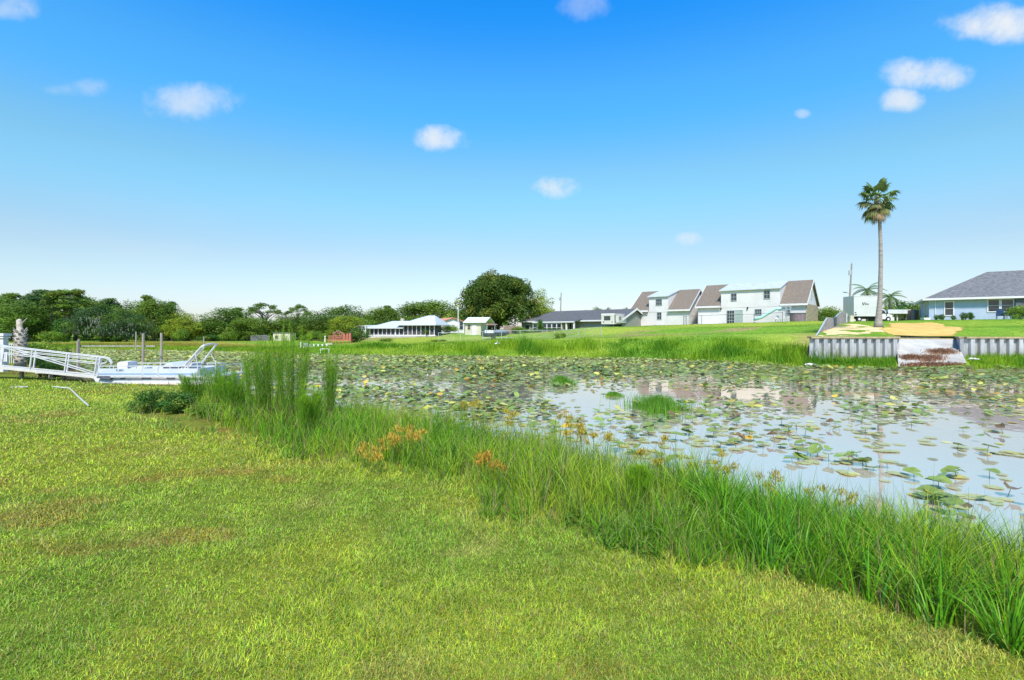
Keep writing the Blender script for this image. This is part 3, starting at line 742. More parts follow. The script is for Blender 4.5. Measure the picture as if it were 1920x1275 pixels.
def proto(key):
    if key in PROTO: return PROTO[key]
    k = dict(
     woodA=('broadleaf_tree', 'wood', 10, 8.5, 3, G_DK, G_MD), woodB=('broadleaf_tree', 'wood', 10, 7.5, 5, G_MD, G_BR), woodC=('broadleaf_tree', 'wood', 10, 9.5, 8, G_DK, G_BR),
     woodY=('broadleaf_tree', 'wood', 10, 9, 9, G_YL, G_BR), oak=('oak_tree', 'oak', 11, 16.5, 21, (0.072,0.122,0.018), (0.18,0.21,0.032), 48000, 0.23),
     oakS=('oak_tree', 'oak', 9, 9.5, 22, G_YL, G_BR, 12000), pine=('pine_tree', 'pine', 11, 5.5, 31, (0.12,0.19,0.035), G_BR, 6000, 0.17), pineB=('pine_tree', 'pine', 11, 6.5, 33, (0.055,0.105,0.03), G_MD, 5500, 0.17),
     umb=('broadleaf_tree', 'umbrella', 10, 8.5, 41, G_DK, G_MD, 4200, 0.15), bush=('bush', 'bush', 2, 3, 51, (0.13,0.22,0.025), (0.18,0.27,0.03), 3500, 0.10),
     bushD=('bush', 'bush', 2, 2.8, 52, (0.05,0.12,0.02), G_BR, 3500, 0.10), live=('live_oak_tree', 'wood', 9, 11, 61, (0.055,0.11,0.035), G_DK, 13000, 0.17))[key]
    t = make_tree(*k); PROTO[key] = [t, k[2], k[3], False]
    if key == 'live': moss(t, 9, 11, 5)
    return PROTO[key]
def tree(key, px, ytop, wpx, D, label, cat='tree', group=None, rz=None, ybot=None):
    pr = proto(key); x, y = XY(px, D); z0 = gz(x, y) if ybot is None else ZH(ybot, D)
    hz = (ZH(ytop, D)-z0)/pr[1]; wz = wpx/F*D/pr[2]
    rz = random.uniform(0, 6.28) if rz is None else rz
    if not pr[3]:
        pr[3] = True; o = pr[0]; o.location = (x, y, z0-0.05); o.rotation_euler = (0, 0, rz); o.scale = (wz, wz, hz); tag(o, label, cat, group)
        return o
    return copy_tree(pr[0], (x, y, z0-0.05), rz, (wz, wz, hz), label, cat, group)
TL = 'trees along the far wooded shore'
T = [
 ('woodA', 8, 558, 95, 96, 'dark broadleaf tree at the very edge of the wooded shore'),
 ('pineB', 70, 543, 95, 104, 'tall ragged pine rising above the wood behind the dead palm trunk'),
 ('woodA', 52, 566, 90, 92, 'dark round tree behind the broken palm trunk'),
 ('pine', 120, 547, 88, 95, 'bright green pine with a bare pale trunk above the gangway'),
 ('woodB', 160, 551, 75, 108, 'light green treetop behind the live oak by the shore'),
 ('live', 190, 568, 105, 88, 'live oak with grey moss hanging over the shore', ),
 ('live', 238, 583, 85, 86, 'lower live oak with pale moss beside two pilings'),
 ('woodC', 252, 564, 72, 104, 'dark tree behind the moss hung live oaks'),
 ('woodB', 288, 559, 62, 98, 'tall irregular tree standing above the paired pilings'),
 ('woodA', 322, 569, 48, 98, 'narrow tree with airy top right of the paired pilings'),
 ('woodY', 352, 590, 85, 93, 'yellow green rounded tree above the folded boat canopy frame'),
 ('woodA', 425, 578, 95, 95, 'broad dark tree just left of the umbrella shaped tree'),
 ('woodB', 466, 594, 60, 90, 'small vine covered tree in front of the umbrella shaped tree'),
 ('umb', 497, 567, 66, 100, 'umbrella shaped tree with sky showing through its crown'),
 ('woodC', 528, 590, 90, 97, 'dark low tree behind the beige shed across the pond'),
 ('umb', 560, 570, 44, 102, 'thin crowned tree poking out above the beige shed'),
 ('woodC', 590, 582, 95, 98, 'wide olive tree between the beige shed and the red deck'),
 ('woodA', 645, 575, 85, 112, 'distant dark tree behind the yellow green tree'),
 ('oakS', 650, 592, 68, 84, 'yellow green tree beside the red wooden deck'),
 ('woodB', 716, 575, 62, 108, 'light topped tree behind the metal roofed screen porch'),
 ('woodC', 690, 585, 60, 116, 'dark tree rising between porch roof and pale treetop'),
 ('woodB', 805, 561, 105, 112, 'broad bright tree behind the orange roofed house'),
 ('pine', 22, 553, 60, 102, 'ragged pine rising above the left end of the wood'), ('pineB', 95, 550, 50, 112, 'thin pine top left of the bright green pine'), ('pine', 142, 546, 52, 101, 'slender pine right of the bright green pine with a bare trunk'),
 ('pineB', 205, 560, 58, 110, 'pine top poking out above the moss hung live oak'), ('pine', 275, 557, 44, 103, 'tall open pine above the wood near the paired pilings'), ('pineB', 318, 566, 40, 102, 'small airy pine at the right shoulder of the high wood'), ('pine', 446, 580, 34, 104, 'thin pine between two broad dark trees of the wood'), ('pineB', 730, 574, 40, 110, 'open topped pine above the porch roofs'),
 ('woodA', 760, 580, 60, 118, 'dark low tree behind the screen porch ridge'),
 ('woodC', 848, 574, 50, 110, 'dark tree between the orange roof and the giant oak'),
]
for t_ in T:
    key, px_, yt, wp, D_, lb = t_[:6]; tree(key, px_, yt-3, wp*1.12, D_, lb, 'tree', TL)
# deeper row closing the wood
for i, (px_, yt, wp) in enumerate([(-40,560,110),(30,575,100),(100,572,100),(175,578,95),(225,590,90),(300,585,90),(345,600,100),(390,594,90),(440,600,100),(500,606,90),(545,598,90),(610,598,95),(665,596,80),(735,597,80),(790,590,90),(880,580,80)]):
    tree(('woodA', 'woodC', 'woodB')[i % 3], px_, yt, wp, 124, 'dark tree filling the back of the wood beyond the shore trees', 'tree', 'trees filling the back of the wood')
for px_, yt, wp, D_, key, lb in [(340,617,26,86,'bush','small bright green sapling in front of the dark wood'), (95,622,40,84,'bush','light green undergrowth bush below the bare pine trunk'),
      (118,600,30,90,'bushD','green vine clump beside the bare pine trunk'), (395,628,40,88,'bushD','dark bush at the foot of the wood near the weathered fence'),
      (430,622,34,88,'bush','pale green bush left of the weathered fence'), (210,628,46,85,'bushD','low dark bush under the moss hung oak'),
      (590,621,34,82,'bush','rounded yellow green bush right of the beige shed'), (608,625,22,80,'bush','small light bush left of the red deck'),
      (572,629,14,82,'bush','tiny grey green bush beside the white dock'), (672,617,36,76,'bushD','bushy dark green shrub in front of the white pool cage'),
      (803,608,20,82,'bushD','upright green shrub at the corner of the screen porch'), (843,610,34,88,'bush','clipped bright shrub before the orange roofed house'),
      (818,614,20,84,'bushD','dark shrub between screen porch and white gable'), (973,612,26,84,'bush','yellow green bush at the end of the grey house'),
      (1000,617,30,84,'bush','low shrub under the first window of the grey house'), (1037,615,34,84,'bushD','dark flowering shrub below the grey house window row'),
      (1012,600,14,88,'bushD','tall thin shrub by the grey house wall'), (725,634,24,72,'bush','low weeds bush on the slope below the porch'), (822,636,30,62,'bush','tussock bush on the far bank below the white gable'),
      (1050,624,22,62,'bush','round green bush standing on the far bank'), (1040,648,26,52,'bush','round weed clump on the far shore'),
      (1553,577,46,84,'bush','large green bush behind the curved board fence'), (1572,583,30,80,'bush','yellowish bush next to the utility pole'), (1530,590,22,82,'bushD','dark hedge bush beside the stone end wall'),
      (1692,567,52,92,'bushD','green tree top behind the white carport'), (1722,572,34,90,'bush','yellow green bush between carport and blue house'), (1668,574,24,88,'bush','bush behind the truck cab'),
      (1590,590,24,78,'bushD','dark bush at the foot of the utility pole'), (1915,574,40,56,'bush','yellow green hedge at the corner of the blue house'),
      (80,642,60,33,'bush','mound of bright green scrub behind the gangway'), (112,650,36,32.5,'bush','lower grassy scrub beside the old pilings'), (57,645,34,34,'bushD','darker scrub right of the dead palm trunk'),
      (100,676,36,26.5,'bushD','weedy dark tuft between gangway and old timber'), (288,730,62,10.3,'bushD','dark leafy weed bush at the near end of the bank growth'), (332,733,60,10.1,'bushD','mixed brown green weed clump right of the dark bush'), (385,752,62,9.7,'bush','pale leafy weeds below the plume weeds of the bank'), (445,768,60,9.2,'bushD','low leafy weeds left of the tall feathery clump')]:
    tree(key, px_, yt, wp*1.1, D_, lb, 'bush', 'bushes around the pond')
for px_, yt, wp, D_ in [(1120,576,26,130),(1140,577,18,130),(1100,582,14,130),(1172,577,18,130),(1178,581,14,128)]:
    tree('woodA', px_, yt-1, wp, D_, 'distant treetop peeping over the grey house roof' if px_ < 1160 else 'distant treetop between trailer and white garage', 'tree', 'distant treetops behind the houses')
tree('oak', 935, 510, 163, 100, 'huge dome shaped dark oak beside the grey house', 'tree', None, 0.4)
tree('woodY', 1012, 544, 62, 104, 'smaller light tree touching the side of the huge oak', 'tree')

# the tangled undergrowth that closes the wood near the ground
ub = []
rr0 = random.Random(77)
for i in range(260):
    px_ = rr0.uniform(-60, 880); D_ = rr0.uniform(98, 112); x, y = XY(px_, D_); q = rr0.uniform(.9, 1.9); ub.append((x, y, gz(x, y)+rr0.uniform(.2, 3.0), q*1.4, q*1.2, q))
v, q, c = leaf_cloud(ub, 60000, .2, np.array(G_DK), .35, 77, light=np.array(G_BR))
tag(mesh_obj('undergrowth', np_mesh('undergrowth', v, q, c), M['leaf']), 'dark tangled undergrowth between the trees of the wood', None, None, 'stuff')

# tall fan palm
def fan_leaf(mb, base, d, L_, R_, droop, seed, segs=22):
    r = random.Random(seed); d = Vector(d).normalized(); side = d.cross(Vector((0,0,1))); side = side.normalized() if side.length > .05 else Vector((1,0,0)); nrm = side.cross(d).normalized()
    tip = Vector(base)+d*L_+Vector((0,0,-droop*0.25)); mid = Vector(base)+d*L_*0.5+Vector((0,0,0.06))
    mb.tube([base, mid, tip], [0.035, 0.025, 0.02], 4)
    for i in range(segs):
        a = (i/(segs-1)-0.5)*2*math.radians(125); f = (d*math.cos(a)+side*math.sin(a)); ln = R_*(0.72+0.28*math.cos(a))*r.uniform(0.88, 1.08)
        w_ = side*math.cos(a)-d*math.sin(a); w_ = w_*0.045
        p1 = tip+f*ln*0.6+nrm*0.05+Vector((0,0,-droop*0.12)); p2 = tip+f*ln+Vector((0,0,-droop*(0.3+0.35*abs(math.sin(a)))-r.uniform(0, .12)))
        b = len(mb.v); mb.v += [tuple(tip), tuple(p1-w_*1.6), tuple(p2), tuple(p1+w_*1.6)]; mb.f.append((b, b+1, b+2, b+3))
M['frond'] = pmat('fan_frond', (0.06,0.12,0.03), (0.14,0.20,0.05), 2, 0.5, 0.3)
M['deadfrond'] = pmat('dead_frond', (0.20,0.14,0.08), (0.34,0.26,0.16), 3, 0.9, 0.1)
M['oldfrond'] = pmat('old_frond', (0.12,0.13,0.04), (0.20,0.19,0.07), 3, 0.8, 0.1)
px0, D0 = 1647, 44.0; bx, by = XY(px0, D0); bz = gz(bx, by)
palm = empty('palm_tree', (bx, by, bz), 0, 'very tall slender fan palm standing on the sand above the sea wall', 'palm tree')
prof = [(612,0,.38),(606,0,.31),(590,1,.23),(560,3,.18),(500,4.5,.155),(450,4,.14),(420,2.5,.13),(400,1,.125),(385,-1,.125),(372,-2,.15),(362,-2,.11)]
pts = [((dx)/F*D0, 0, ZH(py_, D0)-bz-(0.1 if py_ == 612 else 0)) for py_, dx, r_ in prof]
MB().tube(pts, [q[2] for q in prof], 12).build('trunk', M['palmbark'], palm, True)
top = Vector(pts[-2])
r = random.Random(4)
for i in range(31):
    a = 2*PI*i*0.381966+r.uniform(-.35, .35); t = i/30.0
    el_ = math.radians(78-150*t**0.9+r.uniform(-9, 9)); d_ = (math.cos(a)*math.cos(el_), math.sin(a)*math.cos(el_), math.sin(el_))
    mb = MB(); L_ = (0.95 if t < .6 else 0.8)+r.uniform(-.12, .15)
    fan_leaf(mb, top+Vector((0,0,0.15-0.35*t)), d_, L_, 0.86 if t < .6 else 0.72, 0.15+0.9*t, i)
    f = mb.build('frond', M['frond'] if t < 0.45 or i % 3 == 0 else (M['oldfrond'] if t < 0.86 else M['deadfrond']), palm)
    if t >= .86 and i % 3: f['label'] = 'drooping withered frond'

# feather palms behind the truck
def feather_palm(px_, D_, ybase, ytop, R_, label, seed):
    x, y = XY(px_, D_); z0 = gz(x, y); root = empty('feather_palm', (x, y, z0), 0, label, 'palm tree', 'feather palms behind the box truck'); r = random.Random(seed)
    zt = ZH(ytop, D_)-z0-R_*0.35
    MB().tube([(0,0,-.1), (.05,0,zt*.5), (0,0,zt)], [.2, .16, .14], 8).build('trunk', M['palmbark'], root, True)
    for i in range(17):
        a = i*2.39996; el_ = math.radians(70-6.2*i+r.uniform(-5, 5)); mb = MB(); pts = []
        for k in range(9):
            t = k/8; e2 = el_-t*1.5
            q = pts[-1] if pts else Vector((0,0,zt)); pts.append(q+Vector((math.cos(a)*math.cos(e2), math.sin(a)*math.cos(e2), math.sin(e2)))*R_/8*(0 if k == 0 else 1))
        mb.tube(pts, [.035-.003*k for k in range(9)], 4)
        for k in range(1, 34):
            t = k/34*8; j = min(int(t), 7); p = pts[j].lerp(pts[j+1], t-j); dr = (pts[j+1]-pts[j]).normalized(); sd_ = dr.cross(Vector((0,0,1))).normalized()
            for s_ in (-1, 1):
                ln = 0.62*math.sin(PI*min(1, k/34*0.9+.12)); tp = p+sd_*s_*ln*0.85+dr*ln*0.5+Vector((0,0,-ln*0.45)); w_ = dr*0.035
                b = len(mb.v); mb.v += [tuple(p-w_), tuple(p+w_), tuple(tp)]; mb.f.append((b, b+1, b+2))
        mb.build('frond', M['frond'], root)
feather_palm(1626, 80, 600, 532, 3.0, 'feather palm with arching fronds rising above the box truck', 2)
feather_palm(1668, 82, 600, 546, 2.6, 'smaller feather palm behind the truck cab', 9)

# dead palm trunk
x, y = XY(38, 31); z0 = gz(x, y); dp = empty('dead_palm_trunk', (x, y, z0), 0, 'broken dead palm trunk with peeling boots behind the gangway', 'dead tree')
h = ZH(598, 31)-z0
M['deadbark'] = pmat('dead_bark', (0.30,0.25,0.20), (0.52,0.46,0.38), 5, 0.95, 0.1, 0.5)
MB().tube([(0,0,-.1), (0,0,h*.2), (0.02,0,h*.5), (.0,0,h*.75), (-.04,0,h*.8), (-.06,0,h*.97), (-.03,0,h)], [.30, .26, .27, .25, .15, .14, .05], 10).build('trunk', M['deadbark'], dp, True)
mb = MB(); r = random.Random(3)
for i in range(64):
    a = i*2.4; z_ = h*(0.12+0.66*i/64); rr_ = .24
    p = Vector((math.cos(a)*rr_, math.sin(a)*rr_, z_)); q = p+Vector((math.cos(a)*.09, math.sin(a)*.09, .12+r.uniform(-.04, .10))); mb.bar(p-Vector((math.cos(a)*.05, math.sin(a)*.05, .04)), q, .13, .03)
mb.build('frond_boots', M['deadbark'], dp)
MB().tube([(0, 0, h*.88), (.2, 0, h*.95), (.42, 0, h*1.02)], [.04, .035, .015], 5).build('stub_branch', M['deadbark'], dp)

# feathery weeds on the near bank
def plume_plant(x, y, h, nst, spread, label, seed, cat='weed plant', leaves=300, ll=0.07, name='feathery_weed'):
    z0 = gz(x, y); root = empty(name, (x, y, z0), 0, label, cat, None); r = np.random.default_rng(seed)
    LV = []; SB = MB()
    for s_ in range(nst):
        a = r.uniform(0, 2*PI); q = spread*math.sqrt(r.random()); hx = h*r.uniform(0.72, 1.05)*(1-0.22*(q/spread)); bend = r.uniform(0.0, 0.18)
        bx_, by_ = math.cos(a)*q*0.35, math.sin(a)*q*0.35; tx_, ty_ = math.cos(a)*q, math.sin(a)*q
        ts = np.linspace(0, 1, 9); nodx = r.uniform(-.1, .1); 
        P_ = np.stack([bx_+(tx_-bx_)*ts+nodx*np.maximum(0, ts-.8)**1.0*3*0.35, by_+(ty_-by_)*ts**1.2, hx*ts-bend*np.maximum(0, ts-.85)*1.2], -1)
        SB.tube(P_.tolist(), np.linspace(.006, .0015, 9).tolist(), 4, False)
        n = leaves; t = r.uniform(0.16, 1, n)**0.9; i = np.minimum((t*8).astype(int), 7); f = t*8-i; B0 = P_[i]*(1-f[:, None])+P_[i+1]*f[:, None]
        LV.append((B0, t))
    B0 = np.concatenate([l[0] for l in LV]); t = np.concatenate([l[1] for l in LV]); n = len(B0)
    plume = 0.5+0.9*np.sin(PI*np.clip(t, 0, 1))**0.7
    c = vary(np.array([0.14,0.30,0.018])+np.array([0.06,0.07,0.0])*(t[:, None] > .75), n, 0.25, 0.1)
    # short side twigs carry the thread leaves
    az_ = r.uniform(0, 2*PI, n); out = r.uniform(0, 0.055, n)*plume; B0 = B0+np.stack([np.cos(az_)*out, np.sin(az_)*out, out*0.8], -1)
    v, q_, cc = blades(B0, ll*plume*r.uniform(.6, 1.3, n), np.full(n, 0.0042), az_, r.uniform(0.35, 1.25, n), 2, c)
    mesh_obj('foliage', np_mesh('plume_leaves', v, q_, cc), M['leaf'], root)
    SB.build('stem', pmat('weed_stem', (0.09,0.13,0.03), (0.20,0.14,0.06), 3, 0.8, 0.1), root)
    return root
def at_bank(px_, D_): return XY(px_, D_)
WG = [(508,8.9,1.80,20,0.42,'tall feathery weed clump, its plumes bending at the top'), (548,8.7,1.88,26,0.38,'tallest feathery weed clump in the middle of the bank'),
      (478,9.2,1.50,12,0.28,'slender feathery weed leaning beside the tall clump'), (617,9.0,1.50,12,0.20,'separate upright plume weed right of the tall clump'), (575,7.6,0.85,16,0.24,'bushy low plume weed in front of the tall clump'),
      (370,11.4,.95,16,0.36,'wispy green plume weed in front of the pontoon boat stern'), (405,11.0,1.05,15,0.34,'plume weed with yellowing base beside the boat stern'), (438,10.4,0.95,18,0.33,'short plume weed left of the tall clump')]
for i, (px_, D_, h_, ns_, sp_, lb) in enumerate(WG):
    x, y = XY(px_, D_); plume_plant(x, y, h_, ns_, sp_, lb, 100+i)
x, y = XY(728, 10.6); plume_plant(x, y, .98, 3, 0.10, 'single thin stalk weed standing against the lily pads', 130, 'weed plant', 60, .06)
x, y = XY(1195, 4.55); plume_plant(x, y, .42, 9, 0.10, 'low plume weed at the mown edge of the bank', 131)
x, y = XY(1560, 5.6); plume_plant(x, y, .55, 5, 0.10, 'dark stalky weed growing above the bank grass near the water', 133, 'weed plant', 90, .10)
x, y = XY(1390, 6.2); plume_plant(x, y, .62, 7, 0.20, 'olive stalky weed on the water side of the bank', 134, 'weed plant', 110, .07)

# orange topped sedges
def sedge(x, y, h, n_, spread, label, seed, colr=(0.50,0.22,0.02)):
    z0 = gz(x, y); root = empty('orange_weed', (x, y, z0), 0, label, 'wild flower', None); r = np.random.default_rng(seed); SB = MB(); B = []
    for s_ in range(n_):
        a = r.uniform(0, 2*PI); q = spread*math.sqrt(r.random()); hh = h*r.uniform(.75, 1.05); p = (math.cos(a)*q, math.sin(a)*q)
        SB.tube([(p[0]*.7, p[1]*.7, 0), (p[0]*.9, p[1]*.9, hh*.6), (p[0], p[1], hh)], [.004, .003, .002], 4, False)
        for k in range(60): B.append((p[0]+r.normal(0, .024), p[1]+r.normal(0, .024), hh+r.normal(0, .018)-.01))
    B = np.array(B); n = len(B)
    v, q_, cc = blades(B, np.full(n, .035), np.full(n, .008), r.uniform(0, 6.28, n), r.uniform(.3, 1.8, n), 2, vary(np.array(colr)*np.ones((n, 1)), n, .3, .15))
    mesh_obj('blossoms', np_mesh('blossoms', v, q_, cc), M['leaf'], root); SB.build('stem', pmat('sedge_stem', (0.12,0.17,0.03), None), root)
SD = [(695,5.75,.30,9,.16,'lowest orange flowered weed at the mown edge'), (722,5.95,.33,14,.17,'orange flowered weed in the middle of the left patch'), (752,6.15,.36,12,.16,'orange weed heads beside a pale grass tuft'),
      (785,6.1,.36,11,.15,'rightmost orange weed of the left patch'), (708,5.5,.24,8,.12,'small bright orange weed low on the bank edge'), (905,5.15,.30,8,.11,'reddish orange weed in the middle of the bank grass'),
      (925,5.0,.25,7,.11,'small rust coloured weed in the grass'), (1062,6.0,.62,16,.24,'dull orange sedge patch close to the water'), (1105,5.9,.62,14,.26,'ochre sedge patch beside the lily pads'),
      (890,7.4,.60,12,.28,'ochre flowered sedge patch near the open water'), (965,7.3,.62,12,.28,'pale orange sedge heads at the water edge'), (1330,5.3,.62,14,.30,'orange brown sedges behind the bright bank grass'), (1230,5.6,.60,14,.28,'yellow brown sedges along the water side of the bank'),
      (1450,4.95,.58,12,.25,'olive orange sedge tops near the floating pads'), (1560,4.6,.55,10,.22,'dull ochre sedges right above the dense green blades')]
for i, (px_, D_, h_, n_, sp_, lb) in enumerate(SD):
    x, y = XY(px_, D_); sedge(x, y, h_*(1.18 if i > 6 else 1.0), max(4, int(n_*.65)), sp_, lb, 200+i, (0.52,0.35,0.05) if i < 5 else ((0.52,0.28,0.04) if i < 7 else (0.46,0.34,0.04)))

# grass islets standing in the water
def islet(px_, py_, wpx, hpx, label, seed):
    D_ = 2400/(py_-620); x0, y0_ = XY(px_, D_); r = np.random.default_rng(seed); n = 2600; a = r.uniform(0, 6.28, n); q = np.abs(r.normal(0, .55, n))*(.75+.35*np.sin(a*3+seed)); W = wpx/F*D_/2
    Pp = np.stack([np.cos(a)*q*W, np.sin(a)*q*W*1.3, np.full(n, -.03)], -1)
    v, q_, cc = blades(Pp, hpx/F*D_*r.uniform(.5, 1.1, n), np.full(n, .018), r.uniform(0, 6.28, n), r.uniform(.15, .9, n), 4, vary(np.array([0.13,0.29,0.03])*np.ones((n, 1)), n, .25, .1))
    o = mesh_obj('grass_tuft', np_mesh('grass_tuft', v, q_, cc), M['blade']); o.location = (x0, y0_, 0); tag(o, label, 'grass tuft')
islet(1234, 770, 120, 32, 'wide tuft of reedy grass standing in open water', 1)
islet(1052, 721, 44, 18, 'small bright grass tuft among the far lily pads', 2)
islet(1150, 742, 30, 9, 'low thin grass tuft among pads, the least tall of them', 3)
# ------------------------------------------------------------------ buildings and furniture of the far bank
class Fac:
    """a facade line: starts at C, runs along d; turns picture columns and rows into places on the wall"""
    def __init__(s, C, d, zb): s.C = C; n = math.hypot(*d); s.d = (d[0]/n, d[1]/n); s.zb = zb; s.rz = math.atan2(s.d[1], s.d[0])
    def s(s, px):
        k = (px-CX)/F; return (k*s.C[1]-s.C[0])/(s.d[0]-k*s.d[1])
    def z(s, px, py):
        D = s.C[1]+s.d[1]*s.s(px); return ZH(py, D)-s.zb
def window(parent, x, z, w, h, nx=2, ny=2, fr='white', glass='glass', y=0.0, name='window', fw=0.07):
    mb = MB(); t = 0.07
    mb.box(x, x+w, y-t, y+0.02, z-fw, z); mb.box(x, x+w, y-t, y+0.02, z+h, z+h+fw)
    mb.box(x-fw, x, y-t, y+0.02, z-fw, z+h+fw); mb.box(x+w, x+w+fw, y-t, y+0.02, z-fw, z+h+fw)
    for i in range(1, nx): mb.box(x+w*i/nx-.02, x+w*i/nx+.02, y-t*.8, y-.004, z, z+h)
    for i in range(1, ny): mb.box(x, x+w, y-t*.7, y-.006, z+h*i/ny-.025, z+h*i/ny+.025)
    o = mb.build(name, M[fr], parent)
    MB().box(x, x+w, y-0.025, y-0.015+0.003, z, z+h).build('pane', M[glass], o)
    return o
def slab(mb, x0, x1, y0, z0, y1, z1, t):
    mb.prism([(y0, z0), (y1, z1), (y1, z1+t), (y0, z0+t)], x0, x1, 'x'); return mb

# white garage and white house with steep brown roofs
A0 = (21.1, 90.2); DD = (.763, -.634)
def white_house(fac, s0, s1, Wd, h, rise, dorm, zd, label, name, stone):
    ox, oy = fac.C[0]+fac.d[0]*s0, fac.C[1]+fac.d[1]*s0; L_ = s1-s0
    root = empty(name, (ox, oy, fac.zb), fac.rz, label, 'house')
    prof = [(0, -.8), (Wd, -.8), (Wd, h), (Wd/2, h+rise), (0, h)]
    MB().prism(prof, 0, L_, 'x').build('wall', M['siding'], root)
    if stone: MB().box(L_+.003, L_+.09, 0.35, Wd, -.8, h-.12).build('stone_cladding', M['stone'], root)
    a, b = dorm[0]-s0, dorm[1]-s0; ov = .35; sl = rise/(Wd/2); eave = h-ov*sl; rf = MB()
    for (u0, u1) in ((-.3, a-.02), (b+.02, L_+.3)):
        slab(rf, u0, u1, -ov, eave+.03, Wd/2, h+rise+.03, .14)
    slab(rf, -.3, L_+.3, Wd+ov, eave+.03, Wd/2, h+rise+.028, .14)
    roof = rf.build('roof', M['shingle'], root)
    for (u0, u1) in ((-.3, a-.02), (b+.02, L_+.3)): MB().box(u0, u1, -ov-.10, -ov-.003, eave-.12, eave+.15).build('gutter', M['white'], root)
    for u in (-.32, L_+.30):
        tr = MB()
        for (ya, yb) in ((-ov, Wd/2), (Wd+ov, Wd/2)):
            tr.prism([(ya, eave-.10), (yb, h+rise-.10), (yb, h+rise+.19), (ya, eave+.19)], u, u+.05, 'x')
        tr.build('gable_board', M['white'], root)
    MB().prism([(-.03, h-.45), (-.03, zd), (Wd/2-.05, h+rise-.04), (Wd/2-.05, h-.3)], a, b, 'x').build('dormer', M['siding'], root)
    dr = MB(); slab(dr, a-.22, b+.12, -.32, zd-.02, Wd/2-.02, h+rise+.06, .12); dr.build('dormer_roof', M['metalroof'], root)
    return root
f1 = Fac(A0, DD, 3.15); s_g = f1.s(1291)
g1_ = white_house(f1, 0, s_g, 9.4, 2.95, 3.35, (f1.s(1217), f1.s(1253)), 5.1, 'white house with small dormer and brown roof behind the shore, left of the longer one', 'white_house', False)
window(g1_, f1.s(1230.5), 4.05-.35, f1.s(1241)-f1.s(1230.5), 1.0, 3, 2, 'galv', y=-.04); window(g1_, f1.s(1232.5), 1.3, f1.s(1240)-f1.s(1232.5), 1.15, 2, 2, 'galv')
o = window(g1_, 4.2, 3.35, 0.8, 1.15, 1, 2, 'galv'); o.rotation_euler = (0, 0, PI/2); o.location = (s_g, 0, 0)
f2 = Fac(A0, DD, 3.55); s_2 = f2.s(1318)-.8; s_3 = f2.s(1510)
g2_ = white_house(f2, s_2, s_3, 9.4, 2.95, 3.45, (f2.s(1352), f2.s(1463)), 5.15, 'long white house with wide dormer, patio doors and stone end wall', 'white_house', True)
o = window(g2_, 4.3, 3.7, 0.55, 1.2, 1, 2, 'galv'); o.rotation_euler = (0, 0, PI/2); o.location = (s_3-s_2, 0, 0)
for pa, pb, za, hh_, nx_, ny_ in ((1371.5, 1381, 3.6, 1.1, 2, 2), (1433, 1443.5, 3.75, 1.15, 2, 2), (1416, 1427.5, 1.35, .8, 3, 2), (1473.5, 1481, 1.25, .75, 2, 2)):
    window(g2_, f2.s(pa)-s_2, za, f2.s(pb)-f2.s(pa), hh_, nx_, ny_, 'galv', y=-.04 if za > 3 else 0)
dx0, dx1 = f2.s(1363.5)-s_2, f2.s(1392)-s_2
window(g2_, dx0, .05, (dx1-dx0)*.47, 2.0, 3, 4, 'galv', name='patio_door'); window(g2_, dx0+(dx1-dx0)*.53, .05, (dx1-dx0)*.47, 2.0, 3, 4, 'galv', 'blind', name='patio_door')
for q in (1352, 1402): MB().box(f2.s(q)-s_2-.08, f2.s(q)-s_2+.08, -.22, -.002, 2.25, 2.55).build('wall_lamp', M['black'], g2_)
MB().tube([(f2.s(1408)-s_2, 1.6, 5.3), (f2.s(1408)-s_2, 1.6, 5.95)], .07, 8).build('vent_pipe', M['galv'], g2_)
st = MB().box(.5, s_3-s_2-5, -3.2, -.1, -.9, -.02).build('patio_slab', M['concrete'], g2_)

# grey house with shingle roof and window row
C3 = XY(978, 98); E3 = XY(1166, 84); f3 = Fac(C3, (E3[0]-C3[0], E3[1]-C3[1]), 1.85); L3 = f3.s(1166); W3 = 9.0
gh = empty('grey_house', (*C3, 1.85), f3.rz, 'grey green house with dark shingle roof and a row of white windows', 'house')
MB().prism([(0, -.6), (W3, -.6), (W3, 2.45), (W3/2, 4.2), (0, 2.45)], 4.2, L3, 'x').box(0, 4.19, 0, W3, -.6, 2.44).build('wall', M['sage'], gh)
hr = MB(); b = 0
hr.v = [(-.5,-.5,2.3),(L3+.4,-.5,2.3),(L3+.4,W3+.5,2.3),(-.5,W3+.5,2.3),(4.4,W3/2,4.25),(L3+.4,W3/2,4.25),(-.5,-.5,2.45),(L3+.4,-.5,2.45),(L3+.4,W3+.5,2.45),(-.5,W3+.5,2.45),(4.4,W3/2,4.4),(L3+.4,W3/2,4.4)]
hr.f = [(6,7,11,10),(8,9,10,11),(9,6,10),(0,4,5,1),(2,5,4,3),(3,4,0),(0,1,7,6),(1,5,11,7),(5,2,8,11),(2,3,9,8),(3,0,6,9)]
hr.build('roof', M['greyshingle'], gh)
pr = MB(); xa, xb = f3.s(1015), f3.s(1082); slab(pr, xa, xb+1.2, -2.6, 2.15, -.3, 2.62, .08); pr.build('porch_roof', M['greyshingle'], gh)
MB().box(-.5, L3+.4, -.62, -.503, 2.22, 2.46).build('fascia', M['white'], gh); MB().box(xa-.05, xb+1.2, -2.72, -2.603, 2.05, 2.26).build('fascia', M['white'], gh)
MB().prism([(-.5, 2.28), (W3/2, 4.18), (W3/2, 4.5), (-.5, 2.55)], L3+.402, L3+.48, 'x').build('gable_board', M['white'], gh)
tb = MB().prism([(W3+.5, 2.28), (W3/2, 4.18), (W3/2, 4.5), (W3+.5, 2.55)], L3+.402, L3+.48, 'x')
tb.build('gable_board', M['white'], gh)
